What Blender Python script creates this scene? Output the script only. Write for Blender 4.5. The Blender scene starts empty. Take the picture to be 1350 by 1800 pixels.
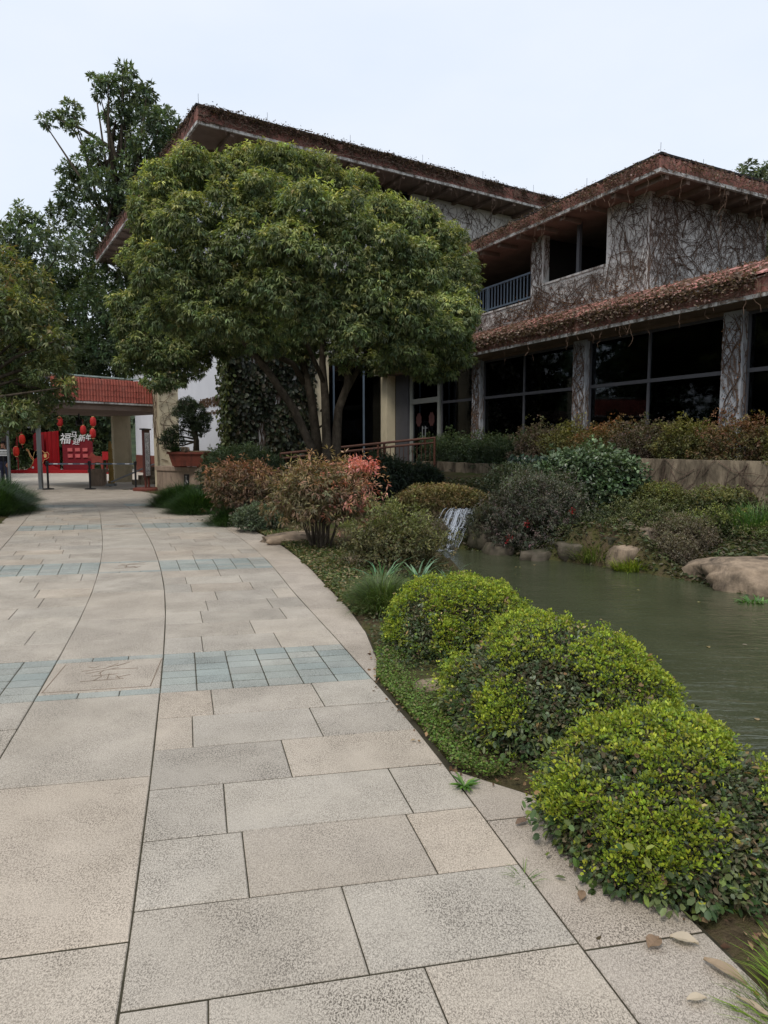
import bpy, bmesh, math, random
import numpy as np
from mathutils import Vector, Matrix, noise as mnoise

# ------------------------------------------------------------------ camera, sky, sun, exposure
SC = bpy.context.scene
COL = SC.collection
cam_d = bpy.data.cameras.new('camera'); cam = bpy.data.objects.new('camera', cam_d); COL.objects.link(cam)
cam_d.sensor_fit = 'VERTICAL'; cam_d.sensor_height = 36.0; cam_d.lens = 36.0*1190.0/1800.0
cam_d.clip_start = 0.05; cam_d.clip_end = 5000
cam.location = (0, 0, 1.6); cam.rotation_euler = (math.radians(90.0-5.663), 0, 0)
SC.camera = cam

world = bpy.data.worlds.new('World'); SC.world = world; world.use_nodes = True
wn = world.node_tree.nodes; wl = world.node_tree.links; wn.clear()
SUN_EL, SUN_AZ = math.radians(56), math.radians(-152)      # azimuth from +Y towards +X; behind the left shoulder
sky = wn.new('ShaderNodeTexSky'); sky.sky_type = 'NISHITA'; sky.sun_disc = False
sky.sun_elevation = SUN_EL; sky.sun_rotation = SUN_AZ; sky.air_density = 1.0; sky.dust_density = 3.0; sky.ozone_density = 1.5
scl = wn.new('ShaderNodeVectorMath'); scl.operation = 'SCALE'; scl.inputs['Scale'].default_value = 0.12
wl.new(sky.outputs[0], scl.inputs[0])
tc = wn.new('ShaderNodeTexCoord'); mp = wn.new('ShaderNodeMapping'); mp.inputs['Scale'].default_value = (1.2, 1.2, 3.0)
wl.new(tc.outputs['Generated'], mp.inputs['Vector'])
cn = wn.new('ShaderNodeTexNoise'); cn.inputs['Scale'].default_value = 1.6; cn.inputs['Detail'].default_value = 5
wl.new(mp.outputs[0], cn.inputs['Vector'])
cr = wn.new('ShaderNodeValToRGB')
cr.color_ramp.elements[0].position = 0.30; cr.color_ramp.elements[0].color = (0.70, 0.775, 0.89, 1)
cr.color_ramp.elements[1].position = 0.72; cr.color_ramp.elements[1].color = (0.82, 0.855, 0.91, 1)
wl.new(cn.outputs[0], cr.inputs[0])
mixw = wn.new('ShaderNodeMix'); mixw.data_type = 'RGBA'; mixw.inputs[0].default_value = 0.86
wl.new(scl.outputs[0], mixw.inputs[6]); wl.new(cr.outputs[0], mixw.inputs[7])
bg = wn.new('ShaderNodeBackground'); bg.inputs['Strength'].default_value = 1.0
wl.new(mixw.outputs[2], bg.inputs['Color'])
wo = wn.new('ShaderNodeOutputWorld'); wl.new(bg.outputs[0], wo.inputs['Surface'])

sd = bpy.data.lights.new('sun', 'SUN'); sd.energy = 1.5; sd.angle = math.radians(14); sd.color = (1.0, 0.955, 0.89)
sun = bpy.data.objects.new('sun', sd); COL.objects.link(sun)
sv = Vector((math.cos(SUN_EL)*math.sin(SUN_AZ), math.cos(SUN_EL)*math.cos(SUN_AZ), math.sin(SUN_EL)))
sun.rotation_euler = sv.to_track_quat('Z', 'Y').to_euler(); sun.location = (-20, -20, 40)

SC.view_settings.view_transform = 'Standard'; SC.view_settings.look = 'None'
SC.view_settings.exposure = 0.30; SC.view_settings.gamma = 1.0; SC.view_settings.use_curve_mapping = False
try:
    SC.cycles.max_bounces = 8; SC.cycles.transparent_max_bounces = 12; SC.cycles.use_denoising = True
except Exception: pass

# ------------------------------------------------------------------ materials
MATS = {}
def lin(r, g, b):
    f = lambda c: (c/255/12.92) if c <= 10 else ((c/255+0.055)/1.055)**2.4
    return (f(r), f(g), f(b), 1)
class NT:
    def __init__(s, name):
        s.m = bpy.data.materials.new(name); s.m.use_nodes = True; s.t = s.m.node_tree; s.n = s.t.nodes; s.l = s.t.links
        s.b = s.n['Principled BSDF']; MATS[name] = s.m
    def new(s, typ, **kw):
        n = s.n.new(typ)
        for k, v in kw.items(): setattr(n, k, v)
        return n
    def set(s, n, **kw):
        for k, v in kw.items(): n.inputs[k.replace('_', ' ')].default_value = v
        return n
    def link(s, a, b): s.l.new(a, b)
    def pos(s, scale=(1, 1, 1), obj=False):
        m = s.new('ShaderNodeMapping'); m.inputs['Scale'].default_value = scale
        if obj: s.link(s.new('ShaderNodeTexCoord').outputs['Object'], m.inputs['Vector'])
        else: s.link(s.new('ShaderNodeNewGeometry').outputs['Position'], m.inputs['Vector'])
        return m.outputs[0]
    def noise(s, sc, det=4, rough=.55, vec=None, dist=0):
        n = s.new('ShaderNodeTexNoise'); n.inputs['Scale'].default_value = sc; n.inputs['Detail'].default_value = det
        n.inputs['Roughness'].default_value = rough; n.inputs['Distortion'].default_value = dist
        s.link(vec if vec is not None else s.pos(), n.inputs['Vector']); return n.outputs['Fac']
    def ramp(s, fac, stops):
        r = s.new('ShaderNodeValToRGB'); e = r.color_ramp.elements
        while len(e) < len(stops): e.new(0.5)
        for i, (p, c) in enumerate(stops):
            e[i].position = p; e[i].color = c if len(c) == 4 else (*c, 1)
        s.link(fac, r.inputs[0]); return r.outputs[0]
    def mix(s, fac, a, b, typ='MIX'):
        m = s.new('ShaderNodeMix'); m.data_type = 'RGBA'; m.blend_type = typ
        for sock, v in ((m.inputs[0], fac), (m.inputs[6], a), (m.inputs[7], b)):
            if hasattr(v, 'is_linked') or hasattr(v, 'links'): s.link(v, sock)
            else: sock.default_value = v
        return m.outputs[2]
    def bump(s, h, strength=.4, dist=.01):
        b = s.new('ShaderNodeBump'); b.inputs['Strength'].default_value = strength; b.inputs['Distance'].default_value = dist
        s.link(h, b.inputs['Height']); s.link(b.outputs[0], s.b.inputs['Normal'])
    def base(s, c, rough=.8, spec=.3, metal=0):
        if hasattr(c, 'links'): s.link(c, s.b.inputs['Base Color'])
        else: s.b.inputs['Base Color'].default_value = c
        s.b.inputs['Roughness'].default_value = rough; s.b.inputs['Specular IOR Level'].default_value = spec
        s.b.inputs['Metallic'].default_value = metal
    def rnd(s): return s.new('ShaderNodeObjectInfo').outputs['Random']

def granite(name, cols, speck=1.0, sc=1.0):
    k = NT(name)
    rc = k.ramp(k.rnd(), [(i/max(1, len(cols)-1), c) for i, c in enumerate(cols)])
    big = k.noise(1.7, 5, .6); c = k.mix(.38, rc, k.ramp(big, [(.3, (.74, .73, .71)), (.68, (1.14, 1.12, 1.08))]), 'MULTIPLY')
    r2 = k.new('ShaderNodeMath', operation='FRACT'); r1 = k.new('ShaderNodeMath', operation='MULTIPLY'); r1.inputs[1].default_value = 37.7; k.link(k.rnd(), r1.inputs[0]); k.link(r1.outputs[0], r2.inputs[0])
    c = k.mix(1.0, c, k.ramp(r2.outputs[0], [(0, (.93, .925, .92)), (.5, (1, 1, 1)), (1, (1.05, 1.045, 1.035))]), 'MULTIPLY')
    # wear patches with tooling marks: small dark pits, elongated like chisel strokes
    v = k.pos((190*sc, 120*sc, 100)); n1 = k.noise(1.0, 3, .65, v, .6)
    patch = k.ramp(k.noise(2.6, 4, .6), [(.32, (.18,)*3), (.60, (1,)*3)])
    pit = k.ramp(n1, [(.44, (1,)*3), (.51, (0,)*3)])
    r3 = k.new('ShaderNodeMath', operation='FRACT'); r4 = k.new('ShaderNodeMath', operation='MULTIPLY'); r4.inputs[1].default_value = 91.3; k.link(k.rnd(), r4.inputs[0]); k.link(r4.outputs[0], r3.inputs[0])
    pf = k.mix(1.0, k.mix(1.0, pit, patch, 'MULTIPLY'), k.ramp(r3.outputs[0], [(0, (.55,)*3), (1, (1,)*3)]), 'MULTIPLY')
    pf2 = k.mix(1.0, pf, (1.0*speck,)*3+(1,), 'MULTIPLY')
    c = k.mix(pf2, c, k.mix(1.0, c, (.22, .21, .20, 1), 'MULTIPLY'))
    fine = k.noise(330*sc, 2, .7)
    c = k.mix(.6, c, k.ramp(fine, [(.36, (.42,)*3), (.62, (1.42,)*3)]), 'MULTIPLY')
    st = k.ramp(k.noise(.9, 6, .65, None, .5), [(.44, (0,)*3), (.66, (1,)*3)])
    c = k.mix(k.mix(1.0, st, (.28,)*3+(1,), 'MULTIPLY'), c, k.mix(1.0, c, (.62, .60, .55, 1), 'MULTIPLY'))
    k.base(c, .82, .25)
    h = k.mix(.5, n1, fine); k.bump(h, .5, .006)
granite('granite', [lin(184, 175, 162), lin(187, 178, 165), lin(182, 174, 162), lin(190, 177, 161), lin(179, 172, 161), lin(185, 175, 162)])
granite('blue_stone', [lin(164, 168, 161), lin(152, 160, 156), lin(170, 170, 162), lin(158, 163, 158)], .8)
granite('border_stone', [lin(184, 173, 160), lin(190, 178, 164), lin(178, 168, 156)], .9)

def simple(name, col, rough=.7, spec=.3, metal=0, var=.25, sc=3.0, bump=0, bsc=40, streak=False, dirt=None):
    k = NT(name); v = k.pos((1, 1, .25)) if streak else k.pos()
    n = k.noise(sc, 5, .6, v)
    c = k.mix(1.0, col, k.ramp(n, [(.28, (1-var,)*3), (.72, (1+var*.7,)*3)]), 'MULTIPLY')
    if dirt:
        d = k.ramp(k.noise(dirt[1], 6, .7, k.pos((1, 1, .35)), .4), [(dirt[2], (0,)*3), (dirt[3], (1,)*3)])
        c = k.mix(d, c, dirt[0])
    k.base(c, rough, spec, metal)
    if bump: k.bump(k.noise(bsc, 4, .6), bump, .01)
    return k
simple('joint', lin(66, 62, 50), .95, .1, var=.4, sc=9)
simple('engrave', lin(128, 112, 96), .9, .1)
simple('white_wall', lin(204, 201, 197), .9, .2, var=.12, sc=1.2, bump=.15, dirt=(lin(140, 137, 133), .9, .55, .8))
simple('plain_white_wall', lin(214, 216, 222), .9, .2, var=.06, sc=.8)
simple('cream_wall', lin(198, 186, 158), .9, .2, var=.14, sc=1.3, bump=.1, dirt=(lin(118, 108, 90), 1.1, .56, .82))
simple('column_paint', lin(164, 166, 170), .85, .2, var=.2, sc=3, dirt=(lin(92, 82, 74), 3, .5, .75), bump=.3, bsc=25)
simple('white_trim', lin(192, 190, 186), .8, .2, var=.2, sc=3, dirt=(lin(96, 86, 78), 5, .46, .62))
simple('soffit', lin(122, 106, 96), .9, .15, var=.25, sc=2)
simple('dark_interior', lin(44, 40, 38), .95, .1)
simple('floor_interior', lin(66, 58, 52), .8, .2)
simple('frame_metal', lin(74, 74, 78), .55, .4, var=.15)
simple('door_frame', lin(132, 134, 128), .5, .4, var=.15)
simple('rail_blue', lin(92, 106, 120), .6, .4, var=.15)
simple('rail_wood', lin(96, 60, 45), .55, .4, var=.2, sc=8)
simple('dark_metal', lin(26, 26, 28), .45, .5, var=.1)
simple('steel', lin(150, 154, 156), .38, .5, .6, var=.1)
simple('concrete', lin(146, 132, 112), .92, .2, var=.35, sc=2, bump=.4, bsc=30, dirt=(lin(62, 54, 44), 2.4, .42, .64))
simple('planter_stone', lin(150, 132, 116), .9, .2, var=.25, sc=6, bump=.3, bsc=60, streak=True, dirt=(lin(92, 80, 70), 4, .52, .75))
simple('soil', lin(92, 78, 62), .97, .1, var=.45, sc=7, bump=.8, bsc=35)
simple('pave_far', lin(186, 178, 166), .85, .25, var=.14, sc=1.5)
simple('rock', lin(152, 134, 114), .92, .2, var=.5, sc=5, bump=1.0, bsc=18, dirt=(lin(60, 54, 48), 2.2, .46, .66))
simple('dark_rock', lin(96, 88, 76), .92, .2, var=.45, sc=3.2, bump=.9, bsc=14, dirt=(lin(50, 52, 36), 2.6, .42, .66))
simple('bark', lin(80, 72, 62), .95, .15, var=.45, sc=9, bump=.8, bsc=30, dirt=(lin(52, 46, 38), 6, .46, .66))
simple('vine', lin(98, 82, 72), .95, .1, var=.35, sc=6)
simple('vine_pale', lin(112, 92, 78), .95, .1, var=.35, sc=6)
simple('roof_dark', lin(40, 38, 38), .9, .2)
simple('red_panel', lin(150, 22, 28), .6, .3, var=.12)
simple('dark_red_panel', lin(112, 24, 34), .6, .3, var=.15)
simple('lantern_red', lin(214, 52, 34), .6, .3, var=.08)
simple('lantern_dark', lin(172, 36, 34), .6, .3, var=.08)
simple('gold', lin(206, 170, 112), .5, .4)
simple('pink_card', lin(190, 96, 96), .7, .2)
simple('paper_cut', lin(66, 42, 40), .8, .2)
simple('white_paint', lin(226, 226, 226), .6, .3, var=.05)
simple('black_paint', lin(24, 22, 22), .6, .3)
simple('brown_letters', lin(84, 62, 40), .5, .4)
simple('sign_frame', lin(70, 34, 30), .55, .4)
simple('pot_red', lin(108, 56, 44), .7, .3, var=.2, sc=6, dirt=(lin(70, 44, 38), 5, .5, .75))
simple('totem', lin(168, 140, 82), .8, .2, var=.3, sc=14)
simple('horse_brown', lin(128, 58, 50), .7, .2)
simple('skin', lin(186, 140, 116), .6, .3)
simple('uniform', lin(34, 34, 42), .85, .2, var=.15)
simple('trousers', lin(62, 66, 88), .85, .2, var=.15)
simple('hair', lin(18, 16, 16), .7, .3)
simple('pale_glass', lin(176, 198, 190), .3, .5)

def tile_mat(name, cols, dark):
    k = NT(name)
    c = k.ramp(k.noise(2.4, 5, .65), [(.3, cols[0]), (.5, cols[1]), (.7, cols[2])])
    d = k.ramp(k.noise(7, 5, .7, None, .4), [(.5, (0,)*3), (.72, (1,)*3)]); c = k.mix(d, c, dark)
    k.base(c, .75, .25); k.bump(k.noise(60, 3), .25, .01)
tile_mat('roof_tile', [lin(160, 104, 94), lin(180, 124, 116), lin(188, 144, 136)], lin(112, 94, 84))
tile_mat('fascia_tile', [lin(132, 90, 80), lin(144, 98, 88), lin(126, 94, 86)], lin(96, 82, 74))
tile_mat('gate_tile', [lin(166, 88, 76), lin(176, 98, 84), lin(172, 106, 94)], lin(126, 76, 66))

def leaf_mat(name, trans=.28, rough=.5, spec=.35):
    k = NT(name); a = k.new('ShaderNodeAttribute'); a.attribute_name = 'Col'
    k.base(a.outputs['Color'], rough, spec)
    t = k.new('ShaderNodeBsdfTranslucent'); k.link(k.mix(1.0, a.outputs['Color'], (1.25, 1.3, .55, 1), 'MULTIPLY'), t.inputs['Color'])
    ms = k.new('ShaderNodeMixShader'); ms.inputs[0].default_value = trans
    out = k.n['Material Output']; k.link(k.b.outputs[0], ms.inputs[1]); k.link(t.outputs[0], ms.inputs[2]); k.link(ms.outputs[0], out.inputs['Surface'])
leaf_mat('leaf'); leaf_mat('dry_leaf', .15, .85, .1); leaf_mat('gloss_leaf', .18, .33, .5)

k = NT('glass')                      # dark tinted window pane: see-through where seen square on, mirror-like at a glance
tr = k.new('ShaderNodeBsdfTransparent'); tr.inputs[0].default_value = (.42, .45, .47, 1)
gl = k.new('ShaderNodeBsdfGlossy'); gl.inputs['Roughness'].default_value = .03; gl.inputs['Color'].default_value = (.8, .83, .86, 1)
fr = k.new('ShaderNodeFresnel'); fr.inputs[0].default_value = 1.33
ms = k.new('ShaderNodeMixShader'); k.link(fr.outputs[0], ms.inputs[0]); k.link(tr.outputs[0], ms.inputs[1]); k.link(gl.outputs[0], ms.inputs[2])
k.link(ms.outputs[0], k.n['Material Output'].inputs['Surface'])

k = NT('water')                      # murky pond
k.base(k.ramp(k.noise(.8, 4), [(.3, lin(58, 63, 45)), (.7, lin(76, 80, 60))]), .02, .5)
v1 = k.pos((1.3, 4.6, 1)); w1 = k.noise(1.5, 4, .6, v1, .8); w2 = k.noise(5.0, 3, .6, k.pos((1, 2.4, 1)), .5)
k.bump(k.mix(.3, w1, w2), .36, .06)
k = NT('fall_water')
n = k.noise(1.0, 5, .7, k.pos((30, 30, 3.2)), .2)
k.base(lin(168, 174, 182), .35, .5)
tr = k.new('ShaderNodeBsdfTransparent'); ms = k.new('ShaderNodeMixShader')
k.link(k.ramp(n, [(.47, (.03,)*3), (.62, (.72,)*3)]), ms.inputs[0]); k.link(tr.outputs[0], ms.inputs[1]); k.link(k.b.outputs[0], ms.inputs[2])
k.link(ms.outputs[0], k.n['Material Output'].inputs['Surface'])

simple('foam', lin(168, 174, 182), .3, .5, var=.05)
k = NT('ground')                     # soil with moss and old leaf litter
c = k.ramp(k.noise(5, 6, .7), [(.30, lin(58, 50, 38)), (.48, lin(90, 78, 60)), (.62, lin(78, 78, 44)), (.75, lin(112, 98, 78))])
c = k.mix(k.ramp(k.noise(.7, 4), [(.45, (0,)*3), (.62, (1,)*3)]), c, lin(70, 76, 40))
k.base(c, .97, .1); k.bump(k.noise(30, 5, .7), 1.0, .03)
k = NT('hill')
k.base(k.ramp(k.noise(.5, 6, .7), [(.3, lin(34, 42, 30)), (.7, lin(62, 72, 46))]), .97, .1)

# ------------------------------------------------------------------ object helpers
ORG = {}
def tag(o, label=None, cat=None, group=None, kind=None):
    if label: o['label'] = label
    if cat: o['category'] = cat
    if group: o['group'] = group
    if kind: o['kind'] = kind
    return o
def thing(name, loc, label, cat, group=None, kind=None):
    o = bpy.data.objects.new(name, None); COL.objects.link(o); o.location = loc; o.empty_display_size = .2
    ORG[o.name] = Vector(loc); return tag(o, label, cat, group, kind)
def mk(name, verts, faces, mat, parent=None, smooth=False, fix=True, loc=None):
    """one mesh object; verts in world coordinates (moved into the parent's frame)"""
    me = bpy.data.meshes.new(name)
    org = ORG[parent.name] if parent is not None else (Vector(loc) if loc is not None else Vector((0, 0, 0)))
    me.from_pydata([(v[0]-org.x, v[1]-org.y, v[2]-org.z) for v in verts], [], faces)
    if fix:
        bm = bmesh.new(); bm.from_mesh(me); bmesh.ops.recalc_face_normals(bm, faces=bm.faces); bm.to_mesh(me); bm.free()
    if mat: me.materials.append(MATS[mat])
    if smooth: me.polygons.foreach_set('use_smooth', [True]*len(me.polygons))
    o = bpy.data.objects.new(name, me); COL.objects.link(o)
    if parent is not None: o.parent = parent; ORG[o.name] = org.copy()
    else: o.location = org; ORG[o.name] = org.copy()
    return o
class MB:
    def __init__(s): s.v = []; s.f = []
    def quadprism(s, b, z0, z1):              # b: list of (x,y), prism between heights
        n = len(b); i = len(s.v)
        s.v += [(x, y, z0) for x, y in b]+[(x, y, z1) for x, y in b]
        s.f += [tuple(range(i+n-1, i-1, -1)), tuple(range(i+n, i+2*n))]
        s.f += [(i+k, i+(k+1) % n, i+n+(k+1) % n, i+n+k) for k in range(n)]
        return s
    def box(s, F, a0, a1, b0, b1, z0, z1):    # F maps (a,b) to (x,y)
        return s.quadprism([F(a0, b0), F(a1, b0), F(a1, b1), F(a0, b1)], z0, z1)
    def hexa(s, p):                           # eight corners: bottom 4, top 4
        i = len(s.v); s.v += [tuple(q) for q in p]
        s.f += [(i+3, i+2, i+1, i), (i+4, i+5, i+6, i+7)]+[(i+k, i+(k+1) % 4, i+4+(k+1) % 4, i+4+k) for k in range(4)]
        return s
    def tube(s, pts, rad, n=6, caps=True):
        pts = [Vector(p) for p in pts]; rad = rad if hasattr(rad, '__len__') else [rad]*len(pts)
        i0 = len(s.v)
        for k, p in enumerate(pts):
            t = (pts[min(k+1, len(pts)-1)]-pts[max(k-1, 0)])
            t = t.normalized() if t.length > 1e-9 else Vector((0, 0, 1))
            a = t.cross(Vector((0, 0, 1)) if abs(t.z) < .9 else Vector((1, 0, 0))).normalized(); b = t.cross(a)
            for q in range(n):
                an = 2*math.pi*q/n; s.v.append(tuple(p+(a*math.cos(an)+b*math.sin(an))*rad[k]))
        for k in range(len(pts)-1):
            for q in range(n):
                s.f.append((i0+k*n+q, i0+k*n+(q+1) % n, i0+(k+1)*n+(q+1) % n, i0+(k+1)*n+q))
        if caps:
            s.f.append(tuple(i0+q for q in range(n))); e = i0+(len(pts)-1)*n; s.f.append(tuple(e+q for q in range(n-1, -1, -1)))
        return s
    def lathe(s, c, prof, n=16):              # prof: (r,z) list
        i0 = len(s.v)
        for r, z in prof:
            for q in range(n):
                an = 2*math.pi*q/n; s.v.append((c[0]+r*math.cos(an), c[1]+r*math.sin(an), c[2]+z))
        for k in range(len(prof)-1):
            for q in range(n): s.f.append((i0+k*n+q, i0+k*n+(q+1) % n, i0+(k+1)*n+(q+1) % n, i0+(k+1)*n+q))
        s.f.append(tuple(i0+q for q in range(n-1, -1, -1))); e = i0+(len(prof)-1)*n; s.f.append(tuple(e+q for q in range(n)))
        return s
    def plate(s, pts2, F3, thick):            # outline extruded: F3(a,z,depth)->xyz
        n = len(pts2); i = len(s.v)
        s.v += [F3(a, z, 0) for a, z in pts2]+[F3(a, z, thick) for a, z in pts2]
        s.f += [tuple(range(n-1+i, i-1, -1)), tuple(range(i+n, i+2*n))]+[(i+k, i+(k+1) % n, i+n+(k+1) % n, i+n+k) for k in range(n)]
        return s
    def build(s, name, mat, parent=None, smooth=False, loc=None, fix=True): return mk(name, s.v, s.f, mat, parent, smooth, fix, loc)
I2 = lambda a, b: (a, b)
def copy_tree(o, parent=None):
    c = o.copy(); COL.objects.link(c); c.parent = parent
    ORG[c.name] = ORG[o.name].copy()
    for ch in list(o.children): copy_tree(ch, c)
    return c

# ---- foliage: real leaf faces gathered in one mesh per crown
TPL = {
 'd': ([(0, 0, 0), (.42, .5, .07), (1, 0, -.08), (.42, -.5, .07)], [(0, 1, 2), (0, 2, 3)]),
 'o': ([(0, 0, 0), (.28, .42, .07), (.70, .44, .06), (1, 0, -.06), (.70, -.44, .06), (.28, -.42, .07)], [(0, 1, 2, 3), (0, 3, 4, 5)]),
 'b': ([(0, .5, 0), (0, -.5, 0), (.38, .45, 0), (.38, -.45, 0), (.72, .30, -.10), (.72, -.30, -.10), (1, 0, -.34)],
       [(0, 1, 3, 2), (2, 3, 5, 4), (4, 5, 6)]),
}
def unit(a):
    return a/np.maximum(np.linalg.norm(a, axis=1, keepdims=True), 1e-9)
class Leaves:
    def __init__(s): s.parts = []
    def add(s, P, D, U, L, W, C, kind='d'):
        n = len(P); T, F = TPL[kind]
        D = unit(D); S = unit(np.cross(D, U)); U = np.cross(S, D)
        L = np.broadcast_to(L, (n,)); W = np.broadcast_to(W, (n,)); C = np.broadcast_to(C, (n, 3))
        T = np.array(T)
        V = (P[:, None, :]+D[:, None, :]*(T[None, :, 0, None]*L[:, None, None])
             + S[:, None, :]*(T[None, :, 1, None]*W[:, None, None])+U[:, None, :]*(T[None, :, 2, None]*L[:, None, None]))
        s.parts.append((V.reshape(-1, 3), len(T), F, n, np.repeat(C, len(T), axis=0)))
    def build(s, name, mat, parent=None, loc=None, kind=None):
        org = ORG[parent.name] if parent is not None else Vector(loc if loc is not None else (0, 0, 0))
        V = np.concatenate([p[0] for p in s.parts])-np.array(org)
        C = np.concatenate([p[4] for p in s.parts]); loops = []; starts = []; tot = []; base = 0; ls = 0
        for v, nt, F, n, c in s.parts:
            fl = np.array([i for f in F for i in f]); sz = np.array([len(f) for f in F])
            loops.append((base+np.arange(n)[:, None]*nt+fl[None, :]).ravel())
            t = np.tile(sz, n); st = ls+np.concatenate([[0], np.cumsum(t)[:-1]]); starts.append(st); tot.append(t)
            ls += int(t.sum()); base += n*nt
        loops = np.concatenate(loops).astype(np.int32); starts = np.concatenate(starts).astype(np.int32); tot = np.concatenate(tot).astype(np.int32)
        me = bpy.data.meshes.new(name); me.vertices.add(len(V)); me.vertices.foreach_set('co', V.astype(np.float32).ravel())
        me.loops.add(len(loops)); me.loops.foreach_set('vertex_index', loops)
        me.polygons.add(len(starts)); me.polygons.foreach_set('loop_start', starts)
        try: me.polygons.foreach_set('loop_total', tot)
        except Exception: pass
        me.update(calc_edges=True); me.validate()
        ca = me.color_attributes.new('Col', 'FLOAT_COLOR', 'POINT')
        ca.data.foreach_set('color', np.concatenate([C, np.ones((len(C), 1))], axis=1).astype(np.float32).ravel())
        me.materials.append(MATS[mat])
        o = bpy.data.objects.new(name, me); COL.objects.link(o)
        if parent is not None: o.parent = parent
        else: o.location = org
        ORG[o.name] = Vector(org)
        if kind: o['kind'] = kind
        return o
def pal(rng, n, cols, jit=.22, w=None):
    c = np.array([lin(*x)[:3] for x in cols]); i = rng.choice(len(cols), n, p=w)
    return c[i]*(1+jit*rng.standard_normal((n, 1)).clip(-2, 2))*(1+.06*rng.standard_normal((n, 3)))
def dirs(rng, n, zmin=-1.0):
    d = unit(rng.standard_normal((int(n*2.6)+20, 3))); d = d[d[:, 2] > zmin]
    while len(d) < n: d = np.concatenate([d, d])
    return d[:n]
def tufts(lv, rng, P, N, m, L, W, C, droop=.5, spread=1.0, kind='d', ljit=.3):
    """at each point a tuft of m leaves: outwards along N, spread sideways, then hanging"""
    n = len(P); Pr = np.repeat(P, m, axis=0); Nr = np.repeat(N, m, axis=0)
    D = unit(Nr*.6+spread*unit(rng.standard_normal((n*m, 3)))*.9); D[:, 2] -= droop; D = unit(D)
    U = unit(Nr*.4+np.array([0, 0, 1.0])+.45*rng.standard_normal((n*m, 3)))
    ln = L*(1+ljit*rng.uniform(-1, 1, n*m)); wd = W*(1+ljit*rng.uniform(-1, 1, n*m))
    Cr = np.repeat(C, m, axis=0)*(1+.18*rng.standard_normal((n*m, 1)).clip(-1.8, 1.8))
    lv.add(Pr+D*.02, D, U, ln, wd, Cr.clip(.004, .9), kind)
def shell(rng, c, r, n, inner=.75, zmin=-.5, rough=.1):
    d = dirs(rng, n, zmin); rad = inner+(1.04-inner)*rng.uniform(0, 1, (n, 1))**.6+rough*rng.standard_normal((n, 1))*.5
    return np.array(c)+d*np.array(r)*rad, unit(d/np.array(r)), d
def blades(lv, rng, P, out, L, W, C, up=1.0, lean=.55):
    n = len(P); D = unit(out*lean+np.array([0, 0, up])+.28*rng.standard_normal((n, 3)))
    U = unit(out*-.6+np.array([0, 0, .8])+.2*rng.standard_normal((n, 3)))
    # the blade curves over towards its own outside
    U = unit(np.cross(np.cross(D, np.array([0, 0, 1.0])+out*.01), D)); 
    lv.add(P, D, U, L*(1+.35*rng.uniform(-1, 1, n)), W*(1+.3*rng.uniform(-1, 1, n)), C, 'b')
# ------------------------------------------------------------------ the setting: ground, path, water
RNG = np.random.default_rng(7); random.seed(7)
AE = math.radians(11.0); EX = (math.cos(AE), math.sin(AE)); EG = (-math.sin(AE), math.cos(AE))
def qa(q, a): return (q*EG[0]+a*EX[0], q*EG[1]+a*EX[1])
def curve(xs_, ys_):
    """smooth interpolation through measured points, straight beyond the ends"""
    xs_ = np.array(xs_, float); ys_ = np.array(ys_, float); m_ = np.gradient(ys_, xs_)
    def f(q):
        q = np.asarray(q, float); i = np.clip(np.searchsorted(xs_, q)-1, 0, len(xs_)-2); h = xs_[i+1]-xs_[i]; t = (q-xs_[i])/h; tc_ = np.clip(t, 0, 1)
        r = (2*tc_**3-3*tc_**2+1)*ys_[i]+(tc_**3-2*tc_**2+tc_)*h*m_[i]+(-2*tc_**3+3*tc_**2)*ys_[i+1]+(tc_**3-tc_**2)*h*m_[i+1]
        return r+(t-tc_)*h*np.where(t < 0, m_[i], m_[i+1])
    return f
# measured run of the joint right of the middle strip, field width and border width along the path
_aR = curve([.7, 1.84, 2.15, 2.58, 3.27, 4.48, 6.57, 7.61, 9.74, 13.96, 19.54, 23.61, 27.2], [-.33, -.396, -.418, -.452, -.508, -.617, -.832, -.965, -1.306, -2.156, -3.516, -5.119, -6.835])
_FW = curve([0, 2.2, 3.5, 4.5, 5.5, 7.2, 9.5, 14.4, 27], [1.42, 1.405, 1.42, 1.395, 1.37, 1.345, 1.44, 1.51, 1.50])
BQ = [-3, 2.62, 3.08, 4.42, 4.85, 5.6, 6.5, 8.3, 11.4, 16, 27]; BWD = [.43, .43, .02, .02, .16, .29, .38, .44, .48, .30, .25]
def aR(q): return float(_aR(q))
def fw(q): return float(_FW(q))
def bw(q): return float(np.interp(q, BQ, BWD))
STRIP = .76
def aL(q): return aR(q)-STRIP
POND = np.array([(2.1, -3), (1.95, 1.5), (1.80, 3), (1.75, 4.2), (1.55, 6), (1.35, 9), (1.05, 11), (.95, 12.3), (1.25, 13.1), (1.75, 12.8), (2.4, 12.3), (3.2, 11.7),
                 (3.95, 11.0), (4.4, 10.1), (4.8, 9.0), (6.5, 8.3), (9, 7.8), (16, 7.5), (16, -3)])
def pond_sd(x, y):
    """signed distance to the pond's edge, positive in the water"""
    d = np.full(x.shape, 1e9); ins = np.zeros(x.shape, bool); n = len(POND)
    for i in range(n):
        ax, ay = POND[i]; bx, by = POND[(i+1) % n]
        t = np.clip(((x-ax)*(bx-ax)+(y-ay)*(by-ay))/((bx-ax)**2+(by-ay)**2), 0, 1)
        d = np.minimum(d, np.hypot(x-ax-t*(bx-ax), y-ay-t*(by-ay)))
        c = ((ay > y) != (by > y)) & (x < (bx-ax)*(y-ay)/((by-ay)+1e-12)+ax); ins ^= c
    return np.where(ins, d, -d)
def sst(t): t = np.clip(t, 0, 1); return t*t*(3-2*t)
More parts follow.
